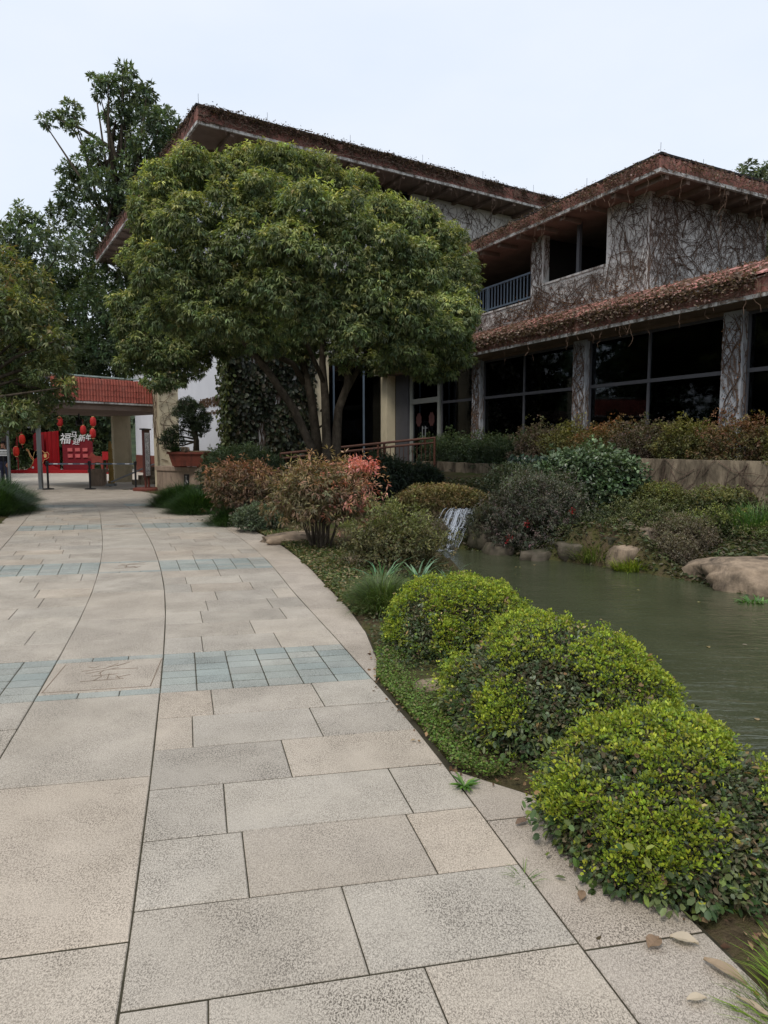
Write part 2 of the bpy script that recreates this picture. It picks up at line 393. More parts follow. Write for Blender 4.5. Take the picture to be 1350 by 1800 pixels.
def height(x, y):
    x = np.asarray(x, float); y = np.asarray(y, float)
    q = x*EG[0]+y*EG[1]; a = x*EX[0]+y*EX[1]; qc = np.clip(q, -3, 26); ar = _aR(qc); fl = _FW(qc)
    er = a-(ar+fl+np.interp(qc, BQ, BWD)); el = (ar-STRIP-fl-.43)-a                   # distance outside the right / left edge
    s = pond_sd(x, y)
    T = .5*sst((x*.8+y-12)/7)*sst(er/2.2)
    fr_ = np.maximum(sst((y-11.9)/.8), sst((x-4.2)/.5)*sst((y-7)/1.0))*sst((x-.2)/1.0)
    T = T*(1-fr_)+fr_*(-.38+1.08*sst((-s-.2)/4.6))
    z = np.where(er > 0, .015+T, -.07); z = np.where(el > 0, .02+.10*sst(el/1.5), z)
    z = np.where((er <= 0) & (el <= 0), -.07, z)
    z = np.where((y > 23.4) & (x < -4), -.07, z)
    bank = sst(-s/.38)
    z = np.where((s < 0) & (er > -.05), -.62+(z+.62)*bank, z)
    z = np.where(s >= 0, -.62-.35*sst(s/.8), z)
    far = (np.abs(x) > 45) | (y > 60); z = np.where(far, -.07, z)
    return z
def hz(x, y): return float(height(np.array([x]), np.array([y]))[0])
xs = np.concatenate([[-900, -400, -200, -100, -60, -40, -30, -22], np.arange(-18, 14, .22), [15, 18, 22, 30, 45, 80, 200, 400, 900]])
ys = np.concatenate([[-300, -100, -40, -15, -6], np.arange(-3, 27, .22), [28, 30, 34, 40, 50, 70, 120, 300, 900, 2500]])
gx, gy = np.meshgrid(xs, ys); gz = height(gx, gy)+.018*RNG.standard_normal(gx.shape)*((np.abs(gx) < 14) & (gy < 27) & (gy > -2))
nx, ny = len(xs), len(ys)
gv = np.stack([gx, gy, gz], -1).reshape(-1, 3)
gf = [(j*nx+i, j*nx+i+1, (j+1)*nx+i+1, (j+1)*nx+i) for j in range(ny-1) for i in range(nx-1)]
ground = mk('ground', gv.tolist(), gf, 'ground', fix=False, smooth=True); tag(ground, kind='structure')

wat = mk('water', [(.3, -3, -.45), (16, -3, -.45), (16, 13.6, -.45), (.3, 13.6, -.45)], [(0, 1, 2, 3)], 'water', fix=False); tag(wat, kind='structure')
plz = mk('plaza', [(-34, 22.5, -.028), (-4.5, 22.5, -.028), (-4.5, 46, -.028), (-34, 46, -.028)], [(0, 1, 2, 3)], 'pave_far', fix=False); tag(plz, kind='structure')

# the path: a dark joint bed carrying single slabs
qs = np.arange(-2.6, 26.2, .2)
bv = []; bf = []
for i, q in enumerate(qs):
    bv += [(*qa(q, aL(q)-fw(q)-.44), -.0045), (*qa(q, aR(q)+fw(q)+.01+bw(q)), -.0045)]
    if i: bf.append((2*i-2, 2*i-1, 2*i+1, 2*i))
path = mk('path', bv, bf, 'joint', fix=False); tag(path, kind='structure')
def slab_geo(q0, q1, f0, f1, gap=.0024, top=0.0, tilt=0.0, gq=None):
    gq = gap if gq is None else gq
    c = []
    for q, f in ((q0+gq, f0), (q0+gq, f1), (q1-gq, f1), (q1-gq, f0)):
        s = gap if f is f0 else -gap; c.append(qa(q, f(q)+s))
    cx = sum(p[0] for p in c)/4; cy = sum(p[1] for p in c)/4; v = [(x, y, -.03) for x, y in c]
    tl = [random.uniform(-tilt, tilt) for _ in range(4)]
    v += [(x, y, top-.004+t) for (x, y), t in zip(c, tl)]
    for (x, y), t in zip(c, tl):
        d = math.hypot(cx-x, cy-y); k = .006/d; v.append((x+(cx-x)*k, y+(cy-y)*k, top+t))
    f = [(8, 9, 10, 11)]+[(4+i, 4+(i+1) % 4, 8+(i+1) % 4, 8+i) for i in range(4)]+[(i, (i+1) % 4, 4+(i+1) % 4, 4+i) for i in range(4)]
    return v, f
farv, farf = [], []
def slab(name, mat, q0, q1, f0, f1, far=False, **kw):
    v, f = slab_geo(q0, q1, f0, f1, **kw)
    if far:
        i = len(farv); farv.extend(v); farf.extend([tuple(k+i for k in x) for x in f]); return None
    return mk(name, v, f, mat, path, fix=False)
def off(base, o): return lambda q: base(q)+o
def fld(base, k_): return lambda q: base(q)+k_*fw(q)
BANDS = [4.45, 8.88, 13.6, 18.6]; BW = .855
segs = [(-2.4, 4.45, 16), (5.305, 8.88, 8), (9.735, 13.6, 9), (14.455, 18.6, 10), (19.455, 26.0, 15)]
PR = [[.38, 1.10], [.70], [.30, .98], [.62], [.44, 1.05], [.80], [.22, .90], [.56, 1.20]]
for si, (q0, q1, n) in enumerate(segs):
    far = si == 4; h = (q1-q0)/n
    for r in range(n):
        a, b = q0+r*h, q0+(r+1)*h
        for side in (1, -1):
            cuts = [0]+[.0+c for c in PR[(r*3+si*2+(side < 0)*5+(r//3)) % 8]]+[1.42]
            cuts = [c+(0 if i in (0, len(cuts)-1) else random.uniform(-.05, .05)) for i, c in enumerate(cuts)]
            for c0, c1 in zip(cuts, cuts[1:]):
                fs = (fld(aR, c0/1.42), fld(aR, c1/1.42)) if side > 0 else (fld(aL, -c1/1.42), fld(aL, -c0/1.42))
                slab('paving_slab', 'granite', a, b, *fs, far=far, gq=.0038, top=random.uniform(-.0008, .0012), tilt=.0008)
    m = max(3, round((q1-q0)/1.15)); hh = (q1-q0)/m
    for r in range(m): slab('paving_slab', 'granite', q0+r*hh, q0+(r+1)*hh, aL, aR, far=far, gap=.0040, gq=.0036, top=random.uniform(-.0008, .001), tilt=.0006)
bq = [-2.4+.85*i for i in range(6)]+[2.62, 3.08, 4.42, 4.85, 5.6, 6.5]+[6.5+1.0*i for i in range(1, 20)]
for q, q2 in zip(bq, bq[1:]):
    for side in (1, -1):
        if side > 0 and 3.0 < q < 4.3: continue
        fs = (fld(aR, 1), lambda t: aR(t)+fw(t)+bw(t)) if side > 0 else (lambda t: aL(t)-fw(t)-.43, fld(aL, -1))
        slab('border_slab', 'border_stone', q, q2, *fs, far=q > 19.4, gap=.004, top=.001, tilt=.0006)
for bi, q0 in enumerate(BANDS):
    rows = 6; h = BW/rows; cw = 1/6
    if bi == 3:
        for side in (1, -1):
            for c in range(6):
                fs = (fld(aR, c*cw), fld(aR, (c+1)*cw)) if side > 0 else (fld(aL, -(c+1)*cw), fld(aL, -c*cw))
                slab('band_tile', 'blue_stone', q0, q0+BW, *fs)
        slab('paving_slab', 'granite', q0, q0+BW, aL, aR)
        continue
    for r in range(rows):
        for c in range(6):
            for side in (1, -1):
                fs = (fld(aR, c*cw), fld(aR, (c+1)*cw)) if side > 0 else (fld(aL, -(c+1)*cw), fld(aL, -c*cw))
                slab('band_tile', 'blue_stone', q0+r*h, q0+(r+1)*h, *fs, gap=.0035, gq=.0065, top=random.uniform(-.001, .001), tilt=.001)
    for c in range(3):
        fs = (off(aL, c*STRIP/3), off(aL, (c+1)*STRIP/3))
        slab('band_tile', 'blue_stone', q0, q0+.10, *fs, gap=.003); slab('band_tile', 'blue_stone', q0+BW-.09, q0+BW, *fs, gap=.003)
    pan = slab('carved_slab', 'granite', q0+.10, q0+BW-.09, aL, aR, gap=.005)
    ch = MB()                                              # shallow carved signs and a framing line
    def stroke(p0, p1, w=.008):
        (x0, y0), (x1, y1) = qa(q0+p0[1], aL(q0+.42)+p0[0]), qa(q0+p1[1], aL(q0+.42)+p1[0])
        dx, dy = x1-x0, y1-y0; L = math.hypot(dx, dy); nx_, ny_ = -dy/L*w/2, dx/L*w/2
        ch.quadprism([(x0+nx_, y0+ny_), (x0-nx_, y0-ny_), (x1-nx_, y1-ny_), (x1+nx_, y1+ny_)], .0005, .0017)
    lines = [((.05, .14), (.05, .72)), ((.72, .14), (.72, .72)), ((.05, .14), (.72, .14)),
             ((.22, .64), (.27, .60)), ((.27, .60), (.30, .65)), ((.20, .54), (.35, .58)), ((.35, .58), (.42, .68)), ((.36, .60), (.47, .66)), ((.24, .48), (.44, .58)),
             ((.40, .55), (.58, .54)), ((.33, .50), (.36, .40)), ((.36, .40), (.32, .32)), ((.40, .46), (.41, .34)), ((.29, .42), (.46, .44)), ((.46, .36), (.55, .41)), ((.49, .34), (.46, .40)),
             ((.24, .32), (.52, .33)), ((.35, .54), (.33, .47)), ((.42, .62), (.50, .70))]
    for l in lines:
        if bi and l[0][0] < .06 or bi and l[1][0] > .7: continue
        j = lambda p: (p[0]+random.uniform(-.02, .02)*(bi > 0)*2, p[1]+random.uniform(-.02, .02)*(bi > 0))
        stroke(j(l[0]), j(l[1]), .0055 if bi == 0 else .010)
    o = ch.build('carving', 'engrave', path); o.parent = pan
o = mk('paving_field', farv, farf, 'granite', path, fix=False); o['kind'] = 'stuff'

hv = []; hf = []                                            # wooded rise behind the grounds
for j in range(14):
    for i in range(41):
        x = -150+i*7.5; y = 62+j*12
        z = -.5+(4.5+9*j/13)*sst(j/4)*(1+.35*mnoise.noise(Vector((x*.03, y*.03, 1))))*float(sst((40-abs(x+45))/60+.8))
        hv.append((x, y, z))
        if i and j: k = len(hv)-1; hf.append((k-42, k-41, k, k-1))
tag(mk('hill', hv, hf, 'hill', smooth=True), kind='structure')

# ------------------------------------------------------------------ rocks and waterfall
def rock(c, r, seed, label, mat='rock', flat=.35, sub=3, name='rock', amp=.28):
    bm = bmesh.new(); bmesh.ops.create_icosphere(bm, subdivisions=sub, radius=1.0)
    for v in bm.verts:
        p = v.co.copy()
        n1 = mnoise.noise(p*1.1+Vector((seed*3.1, 0, 0))); n2 = mnoise.noise(p*2.6+Vector((0, seed*1.7, 0))); n3 = mnoise.noise(p*6+Vector((0, 0, seed)))
        vd = mnoise.voronoi(p*1.5+Vector((seed, seed*.7, 0)))[0]; k = 1+amp*n1*1.2+amp*.5*n2+amp*.30*n3-.55*amp*max(0, .30-(vd[1]-vd[0]))/.30
        p = Vector([math.copysign(abs(t)**.78, t) for t in p])*k
        if p.z > flat: p.z = flat+(p.z-flat)*.35
        v.co = Vector((p.x*r[0], p.y*r[1], p.z*r[2]))
    me = bpy.data.meshes.new(name); bm.to_mesh(me); bm.free(); me.materials.append(MATS[mat])
    me.polygons.foreach_set('use_smooth', [True]*len(me.polygons))
    o = bpy.data.objects.new(name, me); COL.objects.link(o); o.location = c; o.rotation_euler = (0, 0, seed*1.3)
    ORG[o.name] = Vector(c); return tag(o, label, 'rock')
o = rock((5.98, 9.55, -.42), (1.40, .78, .52), 2, 'big flat tan boulder jutting into the pond at the right edge', flat=.55, sub=4, amp=.2, name='boulder'); o.rotation_euler.z = -.32
rock((4.28, 11.35, -.25), (.48, .34, .34), 5, 'tan split rock at the waterline left of the big boulder')
rock((4.45, 11.75, .05), (.38, .34, .22), 8, 'small tan ledge rock perched on top of the split waterline rock')
rock((2.95, 12.25, -.42), (.62, .25, .26), 3, 'long low dark rock edging the pond under the berry shrub', 'dark_rock')
rock((2.15, 12.75, -.40), (.36, .25, .26), 4, 'dark wet rock at the waterline right of the waterfall', 'dark_rock')
rock((2.02, 13.2, -.15), (.30, .34, .40), 6, 'dark rounded rock the waterfall runs beside', 'dark_rock')
rock((1.02, 13.3, -.15), (.26, .34, .42), 9, 'dark narrow rock on the left of the waterfall', 'dark_rock')
rock((1.50, 14.05, -.10), (.62, .34, .44), 10, 'dark ledge rock the waterfall spills over', 'dark_rock')
rock((.43, 16.3, .40), (.20, .22, .22), 11, 'small pale grey rock among the dark shrubs left of the stream')
rock((1.45, 17.9, .40), (.50, .40, .26), 12, 'low brown rock in front of the culvert mouth', 'dark_rock')
rock((2.46, 17.9, .48), (.62, .40, .30), 13, 'long dark slanting rock beside the culvert mouth', 'dark_rock')
rock((-.25, 9.15, .02), (.34, .24, .11), 14, 'flat pale stone on the lawn in front of the olive shrub', flat=.3)
rock((-1.5, 11.2, .05), (.58, .34, .16), 15, 'flat brown stone behind the stems of the red nandina', flat=.3)
rock((-.2, 11.0, .02), (.55, .34, .30), 16, 'weathered brown rock right of the nandina stems')
rock((.30, 4.35, .0), (.12, .10, .07), 17, 'small brown stone on the soil beside the farthest clipped bush', flat=.3)
rock((3.50, 12.0, -.28), (.46, .30, .30), 22, 'dark mossy rock at the bank behind the yellow green waterline grass', 'dark_rock')
rock((3.98, 11.75, -.12), (.36, .28, .30), 23, 'dark angular rock between the waterline grass and the split rock', 'dark_rock')
rock((4.80, 11.3, -.30), (.34, .30, .26), 24, 'low dark rock between the split rock and the big boulder', 'dark_rock')
rock((5.4, 12.7, .28), (.42, .3, .13), 18, 'pale grey flat stone half hidden in the scrub by the retaining wall', flat=.3)

fv = []; ff = []
for i in range(25):                                        # water sheet stepping down over the ledge, slanting to the left
    t = i/24; stp_ = max(.001, t-.08*math.sin(t*12.6)); z = .30-.78*stp_**1.1; cx = 1.62-.50*t; y = 13.72-.62*stp_; w = .20+.10*math.sin(t*3.1)
    for j in range(15):
        u_ = j/14-.5; wob = mnoise.noise(Vector((u_*9, t*2.2, 3.0)))
        fv.append((cx+u_*w*2+.03*wob, y-.05*wob-.10*(1-4*u_*u_), z+.05*mnoise.noise(Vector((u_*7, t*6, 8)))))
        if i and j: k = len(fv)-1; ff.append((k-16, k-15, k, k-1))
wf = thing('waterfall', (1.4, 13.5, -.45), 'small white waterfall dropping over dark rocks into the pond', 'waterfall')
mk('water_sheet', fv, ff, 'fall_water', wf, smooth=True)
m = MB(); rnd = random.Random(12)
for i in range(95):                                        # separate falling strands
    u0 = rnd.gauss(0, .26); t0 = rnd.uniform(0, .6); t1 = min(1.0, t0+rnd.uniform(.15, .5)); pts = []
    for k_ in range(9):
        t = t0+(t1-t0)*k_/8; stp_ = max(.001, t-.08*math.sin(t*12.6))
        pts.append((1.62-.50*t+u0*(.40+.25*math.sin(t*3.1))+.012*rnd.uniform(-1, 1), 13.66-.62*stp_-.06-.10*(1-4*min(.25, u0*u0)), .32-.78*stp_**1.1+.02))
    r_ = rnd.uniform(.003, .008); m.tube(pts, [r_*(.4+.6*math.sin(math.pi*(k_+.5)/9)) for k_ in range(9)], 4)
for i in range(60):
    an = rnd.uniform(0, 6.28); d_ = abs(rnd.gauss(0, .16)); m.lathe((1.12+d_*math.cos(an), 13.02+d_*.5*math.sin(an), -.45), [(.012, 0), (.016, .006), (.006, .012)], 5)
o = m.build('strands', 'foam', wf, fix=False); o['kind'] = 'stuff'
# ------------------------------------------------------------------ the two-storey wing on the right
WA = math.radians(27.0); WD = (-math.sin(WA), math.cos(WA)); WS = (math.cos(WA), math.sin(WA)); WO = (7.7, 13.6)
def W(t, s): return (WO[0]+t*WD[0]+s*WS[0], WO[1]+t*WD[1]+s*WS[1])
def W3(t, s, z): return (*W(t, s), z)
wing = thing('wing_building', W3(6, 3, 0), 'two-storey creeper-covered wing with dark windows and red tiled eaves behind the pond', 'building')
MB().box(W, -6, 17.9, .55, 9, -.4, .85).build('plinth', 'concrete', wing)
MB().box(W, -6, 17.8, 8.5, 8.8, .85, 4.6).build('back_wall', 'dark_interior', wing)
MB().box(W, 4.95, 19.0, 6.2, 6.45, 4.8, 8.23).build('upper_back_wall', 'white_wall', wing)
MB().box(W, 17.4, 17.7, 1.3, 8.5, .85, 5.4).build('end_wall', 'dark_interior', wing); MB().box(W, -6, -5.7, 1.3, 8.5, .85, 4.6).build('end_wall', 'dark_interior', wing)
MB().box(W, -5.7, 17.4, 1.2, 8.5, 4.60, 4.80).build('ceiling', 'dark_interior', wing)
MB().box(W, -5.7, 17.4, 1.2, 8.5, .852, .90).build('floor', 'floor_interior', wing)
for tc_ in (-3.3, 1.51, 6.30, 11.40):
    o = MB().box(W, tc_-.25, tc_+.25, .80, 1.22, .85, 4.54).build('column', 'column_paint', wing)
MB().box(W, 17.55, 18.25, .45, .85, .85, 4.54).build('column', 'cream_wall', wing)
MB().box(W, 16.40, 17.45, .82, 1.2, .85, 4.54).build('wall_panel', 'frame_metal', wing)
MB().box(W, -5.9, 17.6, .86, 1.18, 4.50, 4.575).build('beam', 'soffit', wing)
MB().box(W, -5.9, 17.75, .06, 1.55, 4.578, 4.62).build('soffit', 'soffit', wing)
MB().box(W, -6, 17.8, 0, .07, 4.55, 4.63).box(W, 17.8, 17.86, .0, 1.6, 4.55, 4.63).build('eave_trim', 'white_trim', wing)
def ribbed(F3, a0, a1, z0, z1, pitch, depth, seg=6, courses=1):
    """barrel-tile cladding: rounded ribs side by side, courses overlapping"""
    m = MB(); n = int(round((a1-a0)/pitch)); ch = (z1-z0)/courses
    for c in range(courses):
        zz0 = z0+c*ch; zz1 = zz0+ch*1.06 if c < courses-1 else z1
        for i in range(n):
            i0 = len(m.v); jz = random.uniform(-.006, .006)
            for q in range(seg+1):
                a = a0+(i+q/seg)*pitch; d = depth*math.sin(math.pi*q/seg)
                m.v += [F3(a, zz0+jz, .012+d), F3(a, zz1+jz, d)]
            for q in range(seg): m.f.append((i0+2*q, i0+2*q+2, i0+2*q+3, i0+2*q+1))
    return m
o = ribbed(lambda a, z, d: W3(a, .06-d, z), -6, 17.8, 4.632, 4.95, .20, .035, 4).build('tile_cladding', 'fascia_tile', wing, fix=False); o['kind'] = 'stuff'
MB().box(W, -6, 17.8, .065, .14, 4.665, 4.955).build('fascia_board', 'fascia_tile', wing)
# lower roof: single barrel tiles near, one mesh beyond
SL = (5.66-4.97)/1.65
MB().hexa([W3(-6, -.02, 4.955), W3(17.8, -.02, 4.955), W3(17.8, 1.6, 5.58), W3(-6, 1.6, 5.58), W3(-6, -.02, 4.965), W3(17.8, -.02, 4.965), W3(17.8, 1.6, 5.62), W3(-6, 1.6, 5.62)]).build('roof_deck', 'fascia_tile', wing)
def tile_geo(t0, s0, ln, wd=.21):
    v = []; f = []
    for q in range(6):
        x = q/5*wd; h = .045*math.sin(math.pi*q/5)
        for k_, s in ((0, s0), (1, s0+ln)):
            v.append((x, s-s0, h+(s-s0)*SL*.97+(.018 if k_ == 0 else 0)))
    for q in range(5): f.append((2*q, 2*q+2, 2*q+3, 2*q+1))
    f.append((0, 2, 4, 6, 8, 10))
    return v, f
tv, tf = tile_geo(0, 0, .44)
tme = bpy.data.meshes.new('roof_tile'); tme.from_pydata([(x*WD[0]+s*WS[0], x*WD[1]+s*WS[1], z) for x, s, z in tv], [], tf); tme.materials.append(MATS['roof_tile'])
ff_ = MB()
for i in range(int(23.8/.21)):
    for c in range(4):
        t = -6+i*.21; s = -.06+c*.41; p = W3(t, s, 4.972+(s+.05)*SL+.012)
        if -1.5 <= t <= 12.4:
            o = bpy.data.objects.new('roof_tile', tme); COL.objects.link(o); o.parent = wing; o.location = Vector(p)-ORG[wing.name]; ORG[o.name] = Vector(p)
        else:
            i0 = len(ff_.v); ff_.v += [(p[0]+v.co.x, p[1]+v.co.y, p[2]+v.co.z) for v in tme.vertices]; ff_.f += [tuple(i0+k for k in pl.vertices) for pl in tme.polygons]
o = ff_.build('roof_tile_field', 'roof_tile', wing, fix=False); o['kind'] = 'stuff'
# ground-floor windows: frame with four panes each
def window(name, t0, t1, z0, z1, zb, tm, s=.95, mat='frame_metal', par=wing, F=W, w=.065):
    m = MB(); b = w
    m.box(F, t0, t1, s, s+.08, z0, z0+b).box(F, t0, t1, s, s+.08, z1-b, z1).box(F, t0, t0+b, s, s+.08, z0+b, z1-b).box(F, t1-b, t1, s, s+.08, z0+b, z1-b)
    tms = tm if isinstance(tm, (list, tuple)) else ([tm] if tm is not None else [])
    zs = [z0+b]+([zb-.045, zb+.045] if zb else [])+[z1-b]
    cols = [t0+b]+[x for q in tms for x in (q-.035, q+.035)]+[t1-b]
    if zb: m.box(F, t0+b, t1-b, s-.01, s+.09, zb-.045, zb+.045)
    for q in tms:
        for k_ in range(0, len(zs), 2): m.box(F, q-.035, q+.035, s, s+.08, zs[k_], zs[k_+1])
    fr_ = m.build(name, mat, par)
    for c in range(0, len(cols), 2):
        for r in range(0, len(zs), 2):
            MB().box(F, cols[c], cols[c+1], s+.035, s+.045, zs[r], zs[r+1]).build('pane', 'glass', par).parent = fr_
    return fr_
window('window', -3.05, 1.26, .9, 4.5, 3.23, -.9)
window('window', 1.76, 6.05, .9, 4.5, 3.23, 3.95)
window('window', 6.55, 11.15, .9, 4.5, 3.23, 8.95)
window('window', 11.65, 13.95, .9, 4.5, 3.23, None)
# entrance door
dr = MB().box(W, 14.0, 14.16, .9, 1.05, .85, 4.5).box(W, 16.19, 16.36, .9, 1.05, .85, 4.5).box(W, 14.16, 16.19, .9, 1.05, 3.27, 3.47).box(W, 14.16, 16.19, .9, 1.05, 4.36, 4.5).build('door', 'door_frame', wing)
MB().box(W, 14.16, 16.19, .97, .98, 3.47, 4.36).build('pane', 'glass', wing).parent = dr
for a, b, hx in ((14.18, 15.16, 15.06), (15.19, 16.17, 15.29)):
    MB().box(W, a, b, .97, .985, .88, 3.25).build('pane', 'glass', wing).parent = dr
    MB().tube([W3(hx, .90, 1.5), W3(hx, .90, 2.35)], .022, 8).box(W, hx-.02, hx+.02, .91, .97, 1.55, 1.60).box(W, hx-.02, hx+.02, .91, .97, 2.25, 2.30).build('handle', 'steel', wing).parent = dr
    c_ = (a+b)/2; m = MB()
    m.plate([(c_+.24*math.cos(q*math.pi/8)*(1.0 if q % 2 else .84), 2.62+.30*math.sin(q*math.pi/8)*(1.0 if q % 2 else .84)) for q in range(16)], lambda a_, z, d: W3(a_, .955-d, z), .004)
    m.build('paper_cut', 'paper_cut', wing).parent = dr
# upper storey: wall panels round two openings
uw = MB()
for t0, t1, z0, z1 in ((4.7, 6.2, 5.0, 8.5), (6.2, 8.92, 5.0, 6.70), (6.2, 8.92, 8.25, 8.5), (8.92, 9.5, 5.0, 8.5), (9.5, 14.6, 5.0, 6.32), (9.5, 14.6, 8.27, 8.5), (14.6, 19.0, 5.0, 8.5)):
    uw.box(W, t0, t1, 1.6, 1.85, z0, z1)
uw.box(W, 4.7, 4.95, 1.85, 6.45, 4.8, 8.23)
uw.build('wall', 'white_wall', wing)
MB().box(W, 6.2, 8.92, 1.56, 1.60, 6.66, 6.72).box(W, 9.5, 14.6, 1.56, 1.60, 6.28, 6.34).build('sill', 'white_trim', wing)
MB().box(W, 4.95, 17.4, 1.85, 6.2, 5.9, 6.0).build('floor', 'floor_interior', wing)
MB().box(W, 4.95, 17.4, 4.6, 4.8, 6.0, 8.4).box(W, 9.2, 9.3, 1.9, 4.6, 6.0, 8.4).build('inner_wall', 'dark_interior', wing)
MB().box(W, 7.40, 7.52, 1.70, 1.80, 6.70, 8.25).build('post', 'frame_metal', wing)
rl = MB().box(W, 9.52, 14.58, 1.70, 1.75, 7.22, 7.28).box(W, 9.52, 14.58, 1.70, 1.75, 6.44, 6.49).box(W, 12.0, 12.07, 1.69, 1.76, 6.32, 7.22).build('railing', 'rail_blue', wing)
b0 = MB().box(I2, -.02, .02, -.02, .02, 6.49, 7.22)
bme = bpy.data.meshes.new('baluster'); bme.from_pydata(b0.v, [], b0.f); bme.materials.append(MATS['rail_blue'])
for i in range(27):
    t = 9.66+i*.18
    o = bpy.data.objects.new('baluster', bme); COL.objects.link(o); o.parent = rl; x, y = W(t, 1.725); o.location = (x-ORG[wing.name].x, y-ORG[wing.name].y, -ORG[wing.name].z); ORG[o.name] = Vector((x, y, 0))
# upper roof
MB().box(W, 3.72, 17.5, .82, 7.3, 8.235, 8.30).build('soffit', 'soffit', wing)
MB().box(W, 3.70, 17.4, .80, 7.3, 8.302, 8.60).build('roof', 'roof_dark', wing)
MB().box(W, 3.60, 17.5, .70, .78, 8.20, 8.285).box(W, 3.60, 3.68, .78, 7.35, 8.20, 8.285).build('eave_trim', 'white_trim', wing)
o = ribbed(lambda a, z, d: W3(a, .765-d, z), 3.62, 17.4, 8.287, 8.60, .20, .035, 4).build('tile_cladding', 'fascia_tile', wing, fix=False); o['kind'] = 'stuff'
o = ribbed(lambda a, z, d: W3(3.665-d, a, z), .70, 7.3, 8.287, 8.60, .20, .035, 4).build('tile_cladding', 'fascia_tile', wing, fix=False); o['kind'] = 'stuff'
MB().box(W, 3.60, 17.4, .72, .90, 8.603, 8.66).box(W, 3.62, 3.80, .90, 7.3, 8.603, 8.66).build('ridge_cap', 'roof_dark', wing)
for i in range(9): MB().box(W, 3.70, 4.66, 1.0+i*.75, 1.12+i*.75, 8.10, 8.233).build('rafter', 'soffit', wing)
for i in range(12): MB().box(W, 5.2+i, 5.32+i, .84, 1.58, 8.10, 8.233).build('rafter', 'soffit', wing)
for t in (3.7, 6.2, 8.4, 10.7, 13.0): MB().tube([W3(t, .8, 8.6), W3(t, .8, 8.92)], .005, 4).build('lightning_rod', 'dark_metal', wing)
for s in (2.4, 4.2, 6.0): MB().tube([W3(3.75, s, 8.6), W3(3.75, s, 8.84)], .005, 4).build('lightning_rod', 'dark_metal', wing)

# ------------------------------------------------------------------ the tall hall behind
HA = math.radians(31.6); HR = (math.cos(HA), math.sin(HA)); HD = (-math.sin(HA), math.cos(HA)); HO = (-6.36, 24.2)
def Hh(k_, l): return (HO[0]+k_*HR[0]+l*HD[0], HO[1]+k_*HR[1]+l*HD[1])
def H3(k_, l, z): return (*Hh(k_, l), z)
hall = thing('hall_building', H3(8, 8, 0), 'tall white hall with deep creeper-hung flat eaves behind the broad round tree', 'building')
WI = 1.57
hw = MB()
for k0, k1, z0, z1 in ((WI, 5.7, 0, 10.9), (5.7, 9.3, 5.3, 10.9), (9.3, 26, 0, 10.9), (WI, 2.2, 10.9, 12.5), (9.8, 26, 10.9, 12.5)): hw.box(Hh, k0, k1, WI, WI+.3, z0, z1)
hw.build('front_wall', 'white_wall', hall)
MB().box(Hh, WI, WI+.3, WI+.3, 19.2, 1.0, 12.5).build('side_wall', 'plain_white_wall', hall)
MB().box(Hh, WI-.03, WI+.3, WI+.3, 19.2, -.1, 1.0).build('wall_base', 'pot_red', hall)
MB().box(Hh, WI+.3, 26, 19.0, 19.3, 0, 12.5).box(Hh, 25.7, 26, WI+.3, 19, 0, 12.5).build('back_wall', 'dark_interior', hall)
MB().box(Hh, WI+.3, 25.7, 5.0, 5.2, 0, 12.4).build('inner_wall', 'dark_interior', hall)
MB().box(Hh, WI+.3, 25.7, WI+.3, 5, .0, .3).build('floor', 'floor_interior', hall)
window('window', 2.2, 9.8, 10.9, 12.5, None, [4.1, 6.0, 7.9], s=WI+.05, par=hall, F=Hh)
window('window', 5.7, 9.3, .3, 5.3, None, [6.0, 7.45, 8.7], s=WI+.05, par=hall, F=Hh, mat='rail_blue')
MB().box(Hh, 4.95, 5.65, 1.40, WI-.003, 0, 5.3).build('pier', 'cream_wall', hall)
MB().box(Hh, .09, 26.5, .09, 21, 12.53, 12.60).build('soffit', 'soffit', hall)
MB().box(Hh, .10, 26.4, .10, 21, 12.603, 13.05).build('roof', 'roof_dark', hall)
MB().box(Hh, 0, 26.5, 0, .08, 12.48, 12.58).box(Hh, 0, .08, .08, 21, 12.48, 12.58).build('eave_trim', 'white_trim', hall)
o = ribbed(lambda a, z, d: H3(a, .065-d, z), 0, 26.4, 12.582, 13.06, .24, .04, 4).build('tile_cladding', 'fascia_tile', hall, fix=False); o['kind'] = 'stuff'
o = ribbed(lambda a, z, d: H3(.065-d, a, z), 0, 21, 12.582, 13.06, .24, .04, 4).build('tile_cladding', 'fascia_tile', hall, fix=False); o['kind'] = 'stuff'
MB().box(Hh, -.02, 26.4, .0, .22, 13.063, 13.14).box(Hh, -.02, .2, .22, 21, 13.063, 13.14).build('ridge_cap', 'roof_dark', hall)
for i in range(20): MB().box(Hh, 1.2+i*1.2, 1.34+i*1.2, .11, WI-.02, 12.38, 12.528).build('rafter', 'soffit', hall)
for i in range(14): MB().box(Hh, .11, WI-.02, 2.0+i*1.3, 2.14+i*1.3, 12.38, 12.528).build('rafter', 'soffit', hall)
for t in (.1, 2.6, 6.0, 9.4, 12.6, 15.6, 18.4): MB().tube([H3(t, .1, 13.1), H3(t, .1, 13.5)], .006, 4).build('lightning_rod', 'dark_metal', hall)
